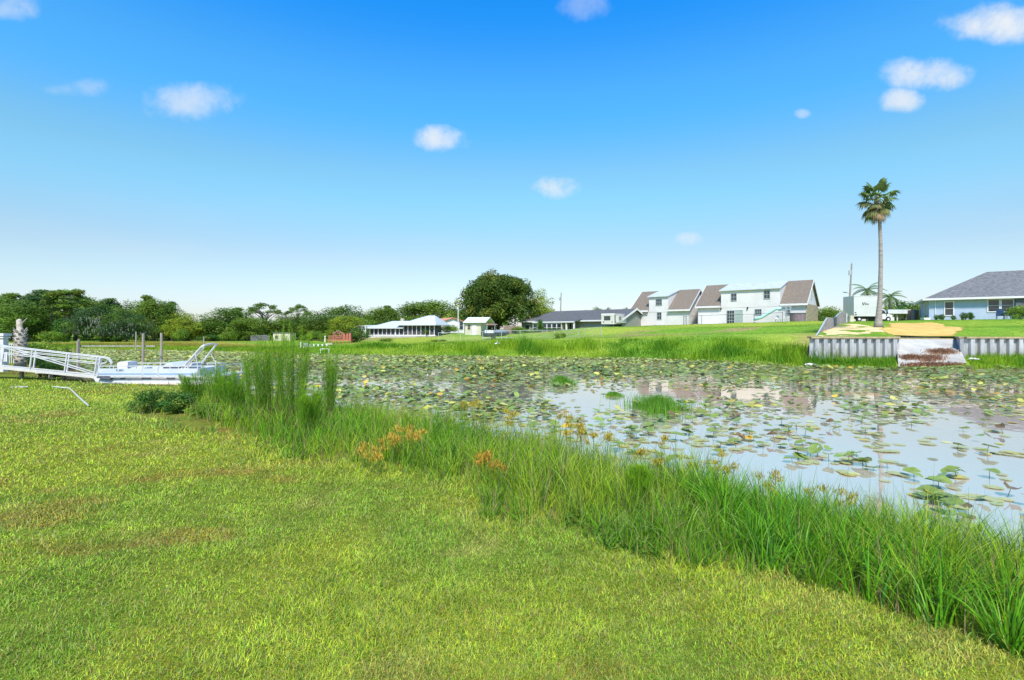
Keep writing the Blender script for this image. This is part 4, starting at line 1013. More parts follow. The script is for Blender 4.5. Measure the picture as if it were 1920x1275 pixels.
sc_ = MB().box(xa, xb-1.5, -2.5, -.01, -.5, 2.1).build('porch_room', M['tanwall'], gh)
n_ = 6
for i in range(n_):
    q = (xb-1.5-xa)/n_; window(gh, xa+q*i+.1, .5, q-.2, 1.35, 1, 2, 'white', y=-2.5)
for px_ in (1077, 1091): MB().box(f3.s(px_)-.12, f3.s(px_)+.12, -2.55, -2.3, -.5, 2.1).build('porch_post', M['white'], gh)
window(gh, f3.s(985), .9, 1.1, .8, 1, 1, 'white')
window(gh, f3.s(1066), .6, 1.3, 1.2, 2, 2, 'white')

# fifth-wheel trailer: near end faces the pond
Cr = XY(1127.5, 82); rvz = gz(Cr[0]+2, Cr[1]+1)+.1; rv = empty('travel_trailer', (*Cr, rvz), -PI/6, 'cream travel trailer with a dark rear window parked between grey and white houses', 'trailer')
hb = ZH(588, 82)-rvz; lb_ = ZH(611, 82)-rvz
sh = MB().prism([(0, .32), (0, hb-.15), (.15, hb), (9, hb+.1), (9, .4)], 0, 2.15, 'x'); sh.box(2.152, 2.55, .9, 5.0, .55, hb-.35)
sh.build('body', M['rv'], rv)
MB().box(.45, 1.5, -.035, -.003, .95, 1.62).build('rear_window', M['glass'], rv)
mb = MB()
for (ya, yb, za, zb) in ((1.3, 2.0, 1.05, 1.55), (3.6, 4.3, 1.05, 1.5)): mb = MB().box(2.553, 2.58, ya, yb, za, zb); mb.build('side_window', M['glass'], rv)
MB().box(2.155, 2.2, 5.6, 6.3, .5, 1.8).build('door', M['white'], rv); MB().box(2.153, 2.17, .5, 8.9, .62, .74).build('stripe', M['darkgrey'], rv); MB().box(-.02, 2.17, -.02, .3, hb-.2, hb-.02).build('roof_trim', M['white'], rv)
MB().box(2.153, 2.19, 0.25, .42, .6, hb-.3).build('awning_arm', M['black'], rv)
for ya in (3.8, 4.8): MB().tube([(1.9, ya, .38), (2.2, ya, .38)], .38, 14).build('wheel', M['black'], rv)
for xa_ in (.3, 1.8): MB().box(xa_, xa_+.08, .5, .58, -.05, .46).build('jack', M['galv'], rv)
MB().box(.3, .5, -.05, -.003, .62, .78).build('tail_light', M['redwood'], rv); MB().box(1.7, 1.9, -.05, -.003, .62, .78).build('tail_light', M['redwood'], rv)

# screen porch building (metal roof) and its pool cage
def hip(mb, x0, x1, y0, y1, z0, z1, r0, r1, t=.1):
    b = len(mb.v); ym = (y0+y1)/2
    mb.v += [(x0,y0,z0),(x1,y0,z0),(x1,y1,z0),(x0,y1,z0),(x0+r0,ym,z1),(x1-r1,ym,z1),(x0,y0,z0-t),(x1,y0,z0-t),(x1,y1,z0-t),(x0,y1,z0-t)]
    mb.f += [tuple(b+i for i in q) for q in ((0,1,5,4),(1,2,5),(2,3,4,5),(3,0,4),(6,9,8,7),(0,6,7,1),(1,7,8,2),(2,8,9,3),(3,9,6,0))]
    return mb
C4 = XY(691, 84); E4 = XY(816, 81); f4 = Fac(C4, (E4[0]-C4[0], E4[1]-C4[1]), 1.0); L4 = f4.s(816)
ph = empty('screen_porch_house', (*C4, 1.0), f4.rz, 'long low house with pale metal hip roofs and a dark screened porch', 'house')
e1 = f4.z(700, 615); e2 = f4.z(790, 609); r1_ = f4.z(730, 602)*1.02; r2_ = f4.z(790, 592)*1.03; sm = f4.s(748); z_s = f4.z(720, 629)
MB().box(1.2, L4-1.2, 3, 5.2, -.5, e1-.02).build('wall', M['tanwall'], ph)
MB().box(0.1, L4-.1, 0.1, 2.98, -.5, z_s).build('base_wall', M['white'], ph)
MB().box(.2, sm-.02, .22, 2.95, z_s+.002, e1-.12).box(sm, L4-.2, .22, 2.95, z_s+.002, e2-.14).build('screen', M['screen'], ph)
hip(MB(), -.3, sm+.9, -.4, 5.8, e1, r1_, 3.2, 0.1).build('roof', M['metalroof'], ph)
hip(MB(), sm-.3, L4+.3, -.5, 5.9, e2, r2_, 4.2, 1.5).build('roof', M['metalroof'], ph)
nn_ = 15
for i in range(nn_+1):
    x_ = .15+(L4-.4)*i/nn_; MB().box(x_, x_+(.20 if i == 6 else .09), .05, .2, z_s-.02, (e1 if x_ < sm else e2)-.11).build('post', M['white'], ph)
MB().box(0.0, L4, 0.02, .12, z_s-.06, z_s+.12).build('rail', M['white'], ph)
MB().box(sm-1.5, sm-1.0, 3.5, 4.0, r1_-.6, r1_+.45).build('chimney', M['tanwall'], ph)
for i in range(4): MB().box(.4+i*.55, .5+i*.55, -.75, -.6, -.9, z_s*.55).build('stair_post', M['white'], ph)
C5 = XY(651, 84); pc = empty('pool_cage', (*C5, .8), f4.rz, 'low white framed pool cage at the end of the porch house', 'pool cage'); Lc = 3.4
mb = MB(); hz_ = ZH(617, 84)-.8; hr_ = ZH(611, 84)-.8
for i in range(6):
    x_ = Lc*i/5; hh_ = hz_+(hr_-hz_)*min(1, i/3)
    mb.bar((x_, 0, -.3), (x_, 0, hh_), .09); mb.bar((x_, 6, -.3), (x_, 6, hh_), .09); mb.bar((x_, 0, hh_), (x_, 6, hh_), .09)
for y_ in (0, 3, 6): mb.bar((0, y_, hz_), (Lc*.6, y_, hr_), .1); mb.bar((Lc*.6, y_, hr_), (Lc, y_, hr_), .1); mb.bar((0, y_, hz_*.5), (Lc, y_, hz_*.5), .07)
mb.build('frame', M['white'], pc)
MB().box(.05, Lc, .06, .1, -.3, hz_-.1).build('kick_panel', M['tanwall'], pc)
rp = MB(); slab(rp, .0, Lc, -.0, hz_+.12, 6, hr_+.14, .03); rp.build('roof_panel', M['whiteroof'], pc)

# orange roofed house and beige shed: gables towards the pond
def gable_shed(name, px0, px1, D_, ybase, yeave, yapex, depth, roofm, wallm, label, cat, skew=0.0, wpx=None):
    x0, y0_ = XY(px0, D_); w_ = (px1-px0)/F*D_; zb = gz(x0+w_/2, y0_)-.1
    he = ZH(yeave, D_)-zb; ha = ZH(yapex, D_)-zb
    root = empty(name, (x0, y0_, zb), skew, label, cat)
    MB().prism([(0, -.3), (w_, -.3), (w_, he), (w_/2, ha), (0, he)], 0, depth, 'y').build('wall', wallm, root)
    s_ = (ha-he)/(w_/2); o_ = .3
    rf = MB()
    rf.prism([(-o_, he-o_*s_+.02), (w_/2, ha+.02), (w_/2, ha+.15), (-o_, he-o_*s_+.15)], -.3, depth+.3, 'y')
    rf.prism([(w_+o_, he-o_*s_+.02), (w_/2+.002, ha+.02), (w_/2+.002, ha+.15), (w_+o_, he-o_*s_+.15)], -.3, depth+.3, 'y')
    rf.build('roof', roofm, root)
    return root, w_, he, ha
r_, w_, he, ha = gable_shed('orange_roof_house', 826, 873, 92, 625, 604, 596.5, 12, M['orangeroof'], M['white'], 'white gabled house with an orange clay roof beside the beige shed', 'house', .42)
window(r_, w_*.80, .8, .6, 1.3, 1, 2, 'galv')
# lower wing whose orange slope shows to the left
MB().box(-1.6, -.02, 3, 12, -.3, he-.1).build('wing', M['white'], r_)
wg = MB(); wg.v = [(-2.6,2.4,he-.25),(0.3,2.4,he+.5),(.3,12.5,he+1.0),(-2.6,12.5,he-.1),(-2.6,2.4,he-.13),(0.3,2.4,he+.62),(.3,12.5,he+1.12),(-2.6,12.5,he+.02)]
wg.f = [(4,5,6,7),(0,3,2,1),(0,1,5,4),(1,2,6,5),(2,3,7,6),(3,0,4,7)]; wg.build('wing_roof', M['orangeroof'], r_)
# beige shed
D_ = 84; x0, y0_ = XY(872, D_); zb = gz(x0+1, y0_)-.1; sd = empty('garden_shed', (x0, y0_, zb), -.35, 'small beige shed with pale metal roof next to the giant oak', 'shed')
he = ZH(603, D_)-zb; ha = ZH(596, D_)-zb; w_ = 2.95; dp_ = 3.0
MB().prism([(0, -.4), (dp_, -.4), (dp_, he), (dp_/2, ha), (0, he)], 0, w_*.95, 'x').build('wall', M['beige'], sd)
sr = MB(); slab(sr, -.2, w_+.9, -.4, he-.2, dp_/2, ha+.05, .07); slab(sr, -.2, w_+.9, dp_+.4, he-.2, dp_/2+.002, ha+.05, .07); sr.build('roof', M['whiteroof'], sd)
window(sd, .5, he*.45, .45, .7, 1, 2, 'tanwall'); MB().box(1.3, 2.05, -.06, -.003, -.1, he*.75).build('door', M['white'], sd)
# beige box shed left
D_ = 90; x0, y0_ = XY(512, D_); zb = .45; bs = empty('garden_shed', (x0, y0_, zb), 0.05, 'plain beige box shed with flat roof before the wood', 'shed'); w_ = 32/F*D_; he = ZH(624, D_)-zb
MB().box(0, w_, 0, 2.6, -.2, he).build('wall', M['beige'], bs); MB().box(-.12, w_+.12, -.15, 2.75, he+.002, he+.10).build('roof', M['darkgrey'], bs); MB().box(w_*.66, w_*.67, -.012, -.002, 0, he-.1).build('door', M['tanwall'], bs)
window(bs, w_*.12, he*.4, .5, .5, 1, 1, 'tanwall')

# blue house on the right
C6 = XY(1742, 66); f6 = Fac(C6, (.83, -.557), 3.72); L6 = 27.0; bh = empty('blue_house', (*C6, 3.72), f6.rz, 'pale blue stucco house with a slate grey hip roof above the boat ramp', 'house'); W6 = 11
hw = 2.72
MB().box(0, L6, 0, W6, -1.0, hw).build('wall', M['blue'], bh)
rf = MB(); hip(rf, -.6, L6+.6, -.6, W6+.6, hw+.16, hw+3.75, 7.0, 6.0, .002); rf.build('roof', M['bluegreyshingle'], bh)
MB().box(-.72, L6+.72, -.72, -.6-.003, hw-.06, hw+.18).box(-.72, -.603, -.6, W6+.6, hw-.06, hw+.18).box(-.6, L6+.6, -.6, W6+.6, hw+.002, hw+.10).build('eave_trim', M['white'], bh)
a, b = f6.s(1772), f6.s(1787); window(bh, a, .75, b-a, 1.65, 1, 2, 'white', fw=.12)
a, b = f6.s(1853), f6.s(1874); window(bh, a, 1.15, b-a-.05, 1.4, 1, 2, 'white', fw=.12); a, b = f6.s(1876), f6.s(1897); window(bh, a+.1, 1.15, b-a, 1.4, 1, 2, 'white', fw=.12)
MB().box(f6.s(1903), f6.s(1925), -.35, -.01, .02, hw-.1).build('dark_door', M['darkgrey'], bh)
for i, q in enumerate((2.0, 4.2)):
    o = window(bh, -q-.6, .9, .6, 1.4, 1, 2, 'white', fw=.1); o.rotation_euler = (0, 0, -PI/2); o.location = (0, 0, 0)
MB().box(f6.s(1753), f6.s(1753)+.08, -.08, -.002, -.3, hw).build('downpipe', M['white'], bh)
def fp(f, px, off): s_ = f.s(px); return (f.C[0]+f.d[0]*s_+f.d[1]*off, f.C[1]+f.d[1]*s_-f.d[0]*off)
for px_, k in ((1754,.22),(1764,.24),(1785,.2),(1805,.3),(1816,.3),(1734,.2)):
    x, y = fp(f6, px_, .9); o = proto('bushD')[0]
    copy_tree(o, (x, y, gz(x, y)-.05), px_, (k*1.0, k*1.0, k*1.5), {1754: 'small dark shrub ball at the left of the blue wall', 1764: 'second small shrub ball left of the single blue house window', 1785: 'low flat shrub below the single window of the blue house', 1805: 'dark round shrub ball in the middle of the blue wall', 1816: 'dark round shrub ball nearest the blue garden chairs', 1734: 'tiny shrub at the blue house corner beside the white planter'}[px_], 'shrub', 'clipped shrubs along the blue house')
x, y = fp(f6, 1733, 1.3); MB().prism([(-.35, 0), (.35, 0), (.45, .3), (-.45, .3)], -.3, .3, 'y').build('planter', M['white']); o = bpy.data.objects['planter']; o.location = (x, y, gz(x, y)); tag(o, 'low white planter at the corner of the blue house', 'planter')
def chair(x, y, rz, label):
    c = empty('garden_chair', (x, y, gz(x, y)), rz, label, 'garden chair', 'blue garden chairs by the blue house')
    MB().box(-.32, .32, -.3, .3, .40, .47).build('seat', M['navy'], c)
    MB().prism([(.24, .46), (.36, 1.25), (.43, 1.25), (.32, .46)], -.32, .32, 'x').build('backrest', M['navy'], c)
    for sx in (-1, 1):
        MB().bar((sx*.35, -.3, .68), (sx*.35, .33, .68), .06).build('armrest', M['navy'], c)
        MB().bar((sx*.33, -.28, 0), (sx*.33, -.28, .68), .05).build('leg', M['navy'], c); MB().bar((sx*.33, .30, 0), (sx*.33, .30, .68), .05).build('leg', M['navy'], c)
x, y = fp(f6, 1871, 1.3); chair(x, y, f6.rz+PI-.3, 'blue garden chair left of the small patio table')
x, y = fp(f6, 1890, 1.5); chair(x, y, f6.rz+PI+.5, 'blue garden chair right of the small patio table beside the hedge')
x, y = fp(f6, 1880, 1.6); t = empty('patio_table', (x, y, gz(x, y)), 0, 'small round patio table between two blue chairs', 'table'); MB().tube([(0,0,.66),(0,0,.7)], .4, 16).build('tabletop', M['navy'], t)
for i in range(3): MB().bar((0, 0, .66), (.3*math.cos(i*2.1), .3*math.sin(i*2.1), 0), .04).build('leg', M['galv'], t)

# carport between truck and blue house
C7 = XY(1664, 76); zc = gz(*C7)-.1; cp = empty('carport', (*C7, zc), -.02, 'low white flat roofed carport between truck and blue house', 'carport'); Lc = 56/F*76; hc = ZH(585, 76)-zc
MB().box(-.2, Lc, -.4, 5, hc-.25, hc+.35).build('roof', M['whiteroof'], cp)
MB().box(.1, 1.0, 0, .2, -.2, hc-.26).build('wall', M['white'], cp)
for q in (1.45, 2.9): MB().box(q-.07, q+.07, 0, .14, -.2, hc-.26).build('post', M['white'], cp)
MB().box(.1, Lc-.1, 4.4, 4.6, -.2, hc-.26).build('back_wall', M['darkgrey'], cp)
MB().box(1.7, 2.75, .5, .55, .5, 1.25).build('bench_back', M['tanwall'], cp)
x, y = XY(1711, 75); jb = empty('outdoor_cabinet', (x, y, gz(x, y)), 0, 'dark cluttered cabinet against the side of the blue house', 'cabinet'); MB().box(-.3, .9, 0, .6, 0, 1.7).build('body', M['brownboard'], jb); MB().box(-.22, .25, -.03, -.003, .1, 1.6).build('door', M['tanwall'], jb)

# box truck
D8 = 73; x0, y0_ = XY(1601, D8); zt = gz(x0+2, y0_); tk = empty('box_truck', (x0, y0_, zt), .02, 'white box truck with lettering parked behind the tall palm', 'truck')
wb = (1652-1600)/F*D8; htop = ZH(555, D8)-zt; hb0 = ZH(593, D8)-zt
MB().box(0, wb, 0, 2.3, hb0, htop).build('cargo_box', M['truckbox'], tk)
MB().box(-.05, wb+.05, -.04, -.003, htop-.08, htop+.04).build('box_trim', M['white'], tk)
MB().box(.1, wb+1.6, .3, 2.0, hb0-.35, hb0-.02).build('chassis', M['black'], tk)
cb = [(wb+.05, .35), (wb+1.75, .35), (wb+1.78, .95), (wb+1.0, 1.15), (wb+.62, 1.75), (wb+.05, 1.85)]
MB().prism(cb, .2, 2.1, 'y').build('cab', M['white'], tk)
MB().prism([(wb+.2, 1.15), (wb+.85, 1.15), (wb+.55, 1.62), (wb+.2, 1.66)], .17, .197, 'y').build('side_window', M['glass'], tk)
MB().bar((wb+.9, .02, 1.1), (wb+.9, .02, 1.4), .14).build('mirror', M['black'], tk)
for q in (.9, wb+1.15):
    wh = MB().tube([(q, .15, .36), (q, .45, .36)], .37, 16).build('wheel', M['black'], tk); MB().tube([(q, .135, .36), (q, .149, .36)], .17, 12).build('rim', M['white'], wh)
for (za, w2) in ((hb0+.15, .35), (hb0+.45, .25)): MB().box(.1, .1+w2, -.02, -.003, za, za+.12).build('marking', M['lettering'], tk)
def text(body, parent, loc, size, mat, rot=(PI/2, 0, 0), shear=0.0, name='lettering', bold=0.0):
    c = bpy.data.curves.new(name, 'FONT'); c.body = body; c.size = size; c.shear = shear; c.extrude = .006; c.offset = bold; c.materials.append(mat)
    t_ = bpy.data.objects.new(name, c); COL.objects.link(t_); bpy.context.view_layer.update()
    me = bpy.data.meshes.new_from_object(t_.evaluated_get(bpy.context.evaluated_depsgraph_get())); bpy.data.objects.remove(t_)
    o = link(bpy.data.objects.new(name, me), parent); o.location = loc; o.rotation_euler = rot; return o
text('V', tk, (1.12, -.012, hb0+1.55), .62, M['lettering'], shear=.25, bold=.018)
text('fire', tk, (1.55, -.012, hb0+1.62), .42, M['lettering'], shear=.3, bold=.006)

# utility poles and wires
def upole(px_, D_, ybase, ytop, label, lamp=False, lean=0.0, tr=True):
    x, y = XY(px_, D_); z0 = gz(x, y); h = ZH(ytop, D_)-z0; p = empty('utility_pole', (x, y, z0), 0, label, 'utility pole'); p.rotation_euler = (0, lean, 0)
    MB().tube([(0,0,-.3), (0,0,h)], [.17, .10], 10).build('pole', M['polewood'], p)
    if tr: MB().tube([(-.28,-.1,h*.80), (-.28,-.1,h*.88)], .17, 10).build('transformer', M['galv'], p)
    mb = MB().bar((-.05,-.12,h*.96), (.05,-.12,h*.96), .1, .1); MB().tube([(0,0,h), (0,0,h+.35)], .03, 6).build('insulator', M['galv'], p)
    if lamp:
        a = MB().tube([(0,0,h*.48), (-.6,-.1,h*.5)], .03, 6).build('lamp_arm', M['galv'], p); MB().ball((-.85,-.1,h*.5), (.38,.12,.07)).build('lamp_head', M['darkgrey'], a, True)
    return (x, y, z0+h)
upole(1591, 78, 600, 494, 'leaning timber utility pole with a lamp arm left of the box truck', True, .055)
upole(1050, 112, 600, 549, 'distant utility pole standing behind the grey house', False, .03)
x, y = XY(859, 88); z0 = gz(x, y); fg = empty('flag_pole', (x, y, z0), 0, 'thin white pole in front of the giant oak', 'pole'); MB().tube([(0,0,0),(0,0,ZH(574, 88)-z0)], [.09,.07], 8).build('pole', M['white'], fg); MB().ball((0,0,ZH(574,88)-z0+.05), .14).build('finial', M['yellow'], fg)
a = Vector((*XY(1655, 90), ZH(569.5, 90))); b = Vector((*XY(1735, 80), ZH(570, 80))); pts = [a.lerp(b, t/10)-Vector((0,0,.12*math.sin(PI*t/10))) for t in range(11)]
tag(MB().tube(pts, .02, 4).build('power_line', M['galv']), 'thin power line running behind the blue house roof', 'wire')

# curved board fence beside the yard
def board_fence(P_, hts, label, mat, bw=.15, gap=.012, rail='galv'):
    root = empty('board_fence', (P_[0][0], P_[0][1], 0), 0, label, 'fence'); o = Vector((P_[0][0], P_[0][1], 0)); acc = 0; mb = MB(); rl = MB(); n = 0; prev = None
    for i in range(len(P_)-1):
        a = Vector((*P_[i], 0))-o; b = Vector((*P_[i+1], 0))-o; L_ = (b-a).length; d_ = (b-a)/L_; m_ = int(L_/(bw+gap))
        for k in range(m_):
            q = a+d_*(k+.5)*(bw+gap); h = hts[i]+(hts[i+1]-hts[i])*(k/m_); zb = gz(q.x+o.x, q.y+o.y)-.25
            mb.bar((q.x, q.y, zb), (q.x, q.y, zb+.25+h+random.uniform(-.02, .02)), bw if False else bw, .03); n += 1
            cur = Vector((q.x, q.y, zb+.25+h+.04))
            if prev is not None and k % 4 == 0: rl.bar(prev, cur, .10, .05); prev = cur
            if prev is None: prev = cur
    mb.build('boards', mat, root); rl.build('top_rail', M[rail], root)
pp = [(21.62+ (40.4-21.62)*t, 37.25+(62.0-37.25)*t**1.0) for t in np.linspace(0, 1, 9)]
board_fence(pp, [1.05,1.2,1.35,1.45,1.4,1.35,1.3,1.3,1.25], 'dark weathered board fence curving uphill from the sea wall', M['greyboard'], .24, .03)
pp = [XY(1571, 64), XY(1588, 63)]; 
x, y = XY(1586.5, 66); tag(MB().box(x-.15, x+.15, y, y+.3, gz(x, y)-.2, gz(x, y)+1.1).build('gate_post', M['white']), 'short white gate post at the end of the dark board fence', 'post')
x, y = XY(1598, 67); tag(MB().prism([(x-.3, gz(x,y)), (x+.25, gz(x,y)), (x+.2, gz(x,y)+.75), (x-.2, gz(x,y)+.85)], y, y+.4, 'y').build('trash_bin', M['beige']), 'small cream bin beside the box truck', 'bin')
board_fence([XY(470, 88), XY(506, 90)], [.95, .9], 'weathered grey board fence left of the beige shed', M['greyboard'])
board_fence([XY(944, 84), XY(972, 84)], [1.25, 1.25], 'brown board fence between the moored boat and grey house', M['brownboard'], rail='tanwall')

# chain-link fences: posts, rails and real mesh wires
def chain(P_, h, label, pm='galv', step=.16, dens=True):
    root = empty('chain_link_fence', (P_[0][0], P_[0][1], 0), 0, label, 'fence'); o = Vector((P_[0][0], P_[0][1], 0)); rl = MB(); wr = MB()
    def g(p): return Vector((p[0]-o.x, p[1]-o.y, gz(p[0], p[1])))
    for i in range(len(P_)-1):
        a, b = Vector(P_[i]), Vector(P_[i+1]); L_ = (b-a).length; m_ = max(1, round(L_/3.2)); last = None
        for k in range(m_+1):
            q = a.lerp(b, k/m_); p = g(q)
            if k < m_ or i == len(P_)-2: MB().tube([p-Vector((0,0,.1)), p+Vector((0,0,h+.06))], .035, 6).build('post', M[pm], root)
            if last is not None:
                rl.tube([last+Vector((0,0,h)), p+Vector((0,0,h))], .024, 5)
                n = int((p-last).length/step)
                for j in range(n):
                    s0 = last.lerp(p, j/n)
                    for sg in (1, -1):
                        t1 = min(1, max(0, j/n+sg*h/(p-last).length)); hh = abs(t1-j/n)*(p-last).length
                        wr.tube([s0+Vector((0,0,.03)), last.lerp(p, t1)+Vector((0,0,hh))], .0035, 3, False)
            last = p
    rl.build('top_rail', M[pm], root); wr.build('mesh_wire', M[pm], root)
chain([XY(822, 66), XY(905, 65), XY(975, 66), XY(1040, 66), XY(1128, 70)], 1.15, 'long silvery chain link fence crossing the grass below the grey house')
f2p = lambda px, off: fp(f2, px, off)
chain([f2p(1292, 1.0), f2p(1302, 4.6), f2p(1335, 4.6), f2p(1480, 4.2)], 1.35, 'black chain link fence around the white house patio', 'darkgrey', .25)

# pool slide, hot tub, chairs on the patio
x, y = f2p(1480, 2.0); z0 = gz(x, y); sl_ = empty('pool_slide', (x, y, z0), f2.rz, 'turquoise pool slide with a ladder on the white house patio', 'pool slide')
MB().tube([(-.6,0,1.95), (-1.3,0,1.9), (-2.2,0,1.35), (-3.3,0,.65), (-4.3,0,.35)], [.22,.22,.22,.22,.2], 8).build('slide', M['slide'], sl_, True)
for sx in (0, .55):
    for sy in (-.3, .3): MB().tube([(sx*1.0, sy, -.1), (sx*1.0, sy, 2.2), ], .04, 6).build('ladder_rail', M['galv'], sl_)
mb = MB()
for k in range(6): mb.bar((.55, -.3, .3+k*.32), (.55, .3, .3+k*.32), .06)
for z_ in (1.7, 2.15): mb.bar((-.6, -.3, z_), (.55, -.3, z_), .06); mb.bar((-.6, .3, z_), (.55, .3, z_), .06)
mb.build('ladder_step', M['galv'], sl_)
for px_, off, lb in ((1464, 1.6, 'white patio chair nearest the turquoise slide end'), (1474, 2.8, 'white patio chair in the middle of the three under the slide'), (1488, 1.9, 'white patio chair beside the hot tub')):
    x, y = f2p(px_, off); c = empty('patio_chair', (x, y, gz(x, y)), px_, lb, 'patio chair', 'white patio chairs')
    MB().box(-.28, .28, -.28, .28, .38, .44).build('seat', M['white'], c); MB().box(-.28, .28, .24, .29, .44, .95).build('backrest', M['white'], c)
    for sx in (-.25, .25):
        for sy in (-.25, .25): MB().bar((sx, sy, 0), (sx, sy, .38), .05).build('leg', M['galv'], c)
x, y = f2p(1501, 1.9); ht = empty('hot_tub', (x, y, gz(x, y)-.1), 0, 'purple brown panelled hot tub by the white house corner', 'hot tub')
MB().tube([(0,0,0),(0,0,1.15)], 1.0, 20).build('cabinet', M['purple'], ht); MB().tube([(0,0,1.152),(0,0,1.28)], 1.04, 20).build('cover', M['darkgrey'], ht)

# boat on trailer by the beige shed
x, y = XY(906, 70); z0 = gz(x, y); bt = empty('fishing_boat', (x, y, z0), .08, 'dark blue boat with folded canopy parked by the beige shed', 'boat')
def hull(mb, L_, W_, z0_, z1_):
    S = [(0, .42, 0), (.25, .5, 0), (.6, .48, .05), (.85, .32, .15), (1.0, .03, .35)]; b = len(mb.v); n = 5
    for t, w_, up_ in S:
        for (k, zz) in ((-w_, z1_+up_*.5), (-w_*.75, z0_+.15+up_), (0, z0_+up_), (w_*.75, z0_+.15+up_), (w_, z1_+up_*.5)): mb.v.append((t*L_, k*W_, zz))
    for i in range(4):
        for j in range(4): mb.f.append((b+i*n+j, b+(i+1)*n+j, b+(i+1)*n+j+1, b+i*n+j+1))
        mb.f.append((b+i*n+4, b+(i+1)*n+4, b+(i+1)*n, b+i*n))
    mb.f.append(tuple(b+j for j in range(5))); return mb
hull(MB(), 3.6, 1.7, .45, .95).build('hull', M['darkgrey'], bt)
MB().ball((2.3, 0, 1.1), (1.1, .7, .33), 12, 8).build('boat_cover', pmat('boat_cover', (0.12,0.14,0.19), (0.2,0.22,0.28), 3, .8, .2, .3), bt, True)
MB().box(.2, 1.4, -.5, .5, .97, 1.35).build('console', M['white'], bt)
for sx in (.4, 1.5):
    for sy in (-.6, .6): MB().tube([(sx, sy, .9), (sx+.1, sy, 2.1)], .03, 5).build('canopy_pole', M['galv'], bt)
MB().ball((1.1, 0, 2.1), (.95, .7, .18), 12, 6).build('canopy', M['brownboard'], bt, True)
MB().box(-.25, .02, -.2, .2, .5, 1.4).build('outboard_motor', M['black'], bt)
for sy in (-.75, .65): MB().tube([(1.4, sy, .3), (1.4, sy+.12, .3)], .3, 12).build('wheel', M['black'], bt)
MB().box(-.1, 4.3, -.45, -.37, .3, .38).box(-.1, 4.3, .37, .45, .3, .38).build('trailer_frame', M['galv'], bt)

# red deck with arched opening, white dock
x, y = XY(619, 74); z0 = gz(x, y); rd = empty('wooden_deck', (x, y, z0), -.05, 'red brown wooden deck with railings left of the pool cage', 'deck')
s = 74/F; zt = ZH(637, 74)-z0
MB().box(0, 42*s, -.6, 1.8, zt-.12, zt).build('platform', M['redwood'], rd)
for i in range(7): MB().box(i*7*s-.05, i*7*s+.05, -.6, -.5, -.3, zt-.121).build('leg', M['redwood'], rd)
mb = MB()
for i in range(26): mb.bar((i*1.6*s, -.58, zt), (i*1.6*s, -.58, zt+.55), .05)
mb.bar((0, -.58, zt+.58), (42*s, -.58, zt+.58), .1, .06); mb.build('railing', M['redwood'], rd)
mb = MB()
for q in (0, 5, 12, 19): mb.bar((q*s, 1.2, zt), (q*s, 1.2, ZH(624, 74)-z0), .1)
mb.bar((-.1, 1.2, ZH(624, 74)-z0), (19.5*s, 1.2, ZH(624, 74)-z0), .12); mb.build('pergola', M['redwood'], rd)
MB().tube([(10*s+.5*math.cos(t), 1.1, zt+.75+.5*math.sin(t)) for t in np.linspace(0, 2*PI, 17)], .09, 6, False).build('round_arch', M['brownboard'], rd)
for i, q in enumerate((24, 30, 35)): MB().box(q*s, (q+3.5)*s, .2, .7, zt, zt+.85+.05*i).build('bench', M['redwood'], rd)
x, y = XY(564, 60); dk = empty('dock', (x, y, 0), .05, 'weathered white dock reaching from the red deck to the far pads', 'dock'); s = 60/F; z_ = ZH(650, 60)
MB().box(-.2, 12*s, 0, 2.2, z_-.12, z_).build('platform', M['white'], dk); MB().box(12*s+.01, 50*s, .5, 1.6, z_-.10, z_-.01).build('walkway', M['deckgrey'], dk)
for q in (0, 20, 52): MB().tube([(q*s, 0, -.8), (q*s, 0, z_+(.1 if q else .55))], .1, 8).build('piling', M['white'], dk)
for q in (15, 22, 30, 38, 46): MB().box(q*s-.09, q*s+.09, .35, .5, z_-.3, z_+.28).build('rail_post', M['white'], dk)
MB().box(1*s, 10*s, .6, 1.4, z_+.002, z_+.4).build('locker', M['galv'], dk)
x, y = XY(610, 66); tag(MB().box(x, x+.9, y, y+.35, gz(x, y)+.1, gz(x, y)+.22).build('bench', M['beige']), 'small pale bench at the land end of the dock', 'bench')
x, y = XY(609.5, 78); mb = MB().tube([(0,0,0),(0,0,.75)], [.16,.11], 8); mb.ball((0,0,.85), .15); o = mb.build('garden_ornament', M['beige']); o.location = (x, y, gz(x, y)); tag(o, 'small pale garden ornament in the grass behind the dock', 'ornament')
mb = MB(); x, y = XY(601, 53); mb.bar((0,0,.62), (.9,0,.62), .05); mb.bar((.88,0,-.3), (.88,0,.62), .05); mb.bar((0,0,-.3), (0,0,.62), .05); o = mb.build('pipe_frame', M['white']); o.location = (x, y, 0); tag(o, 'thin white pipe frame standing among the far lily pads', 'frame')

# white birds / litter on the far bank
def egret(px_, py_, D_, s, label, rz=0.):
    x, y = XY(px_, D_); o = empty('egret', (x, y, ZH(py_, D_)), rz, label, 'bird', 'white birds on the far bank'); o.scale = (s, s, s)
    mb = MB().tube([(-.28,0,.42), (-.15,0,.47), (.05,0,.5), (.16,0,.55), (.2,0,.68), (.15,0,.82), (.2,0,.92), (.27,0,.93)], [.02,.09,.11,.07,.035,.03,.04,.025], 8)
    mb.build('body', M['white'], o, True); MB().tube([(.27,0,.93), (.42,0,.91)], [.018,.003], 5).build('beak', M['yellow'], o)
    for sy in (-.05, .05): MB().tube([(0,sy,.42), (-.02,sy,.2), (.0,sy,0)], .012, 4).build('leg', M['black'], o)
egret(930, 650, 52, .62, 'large white bird in the tall shore grass below the beige shed')
egret(936, 648, 53, .45, 'smaller white bird right behind the large one', 1.2)
egret(919, 646, 54, .35, 'smallest white bird left of the other two', 2.5)

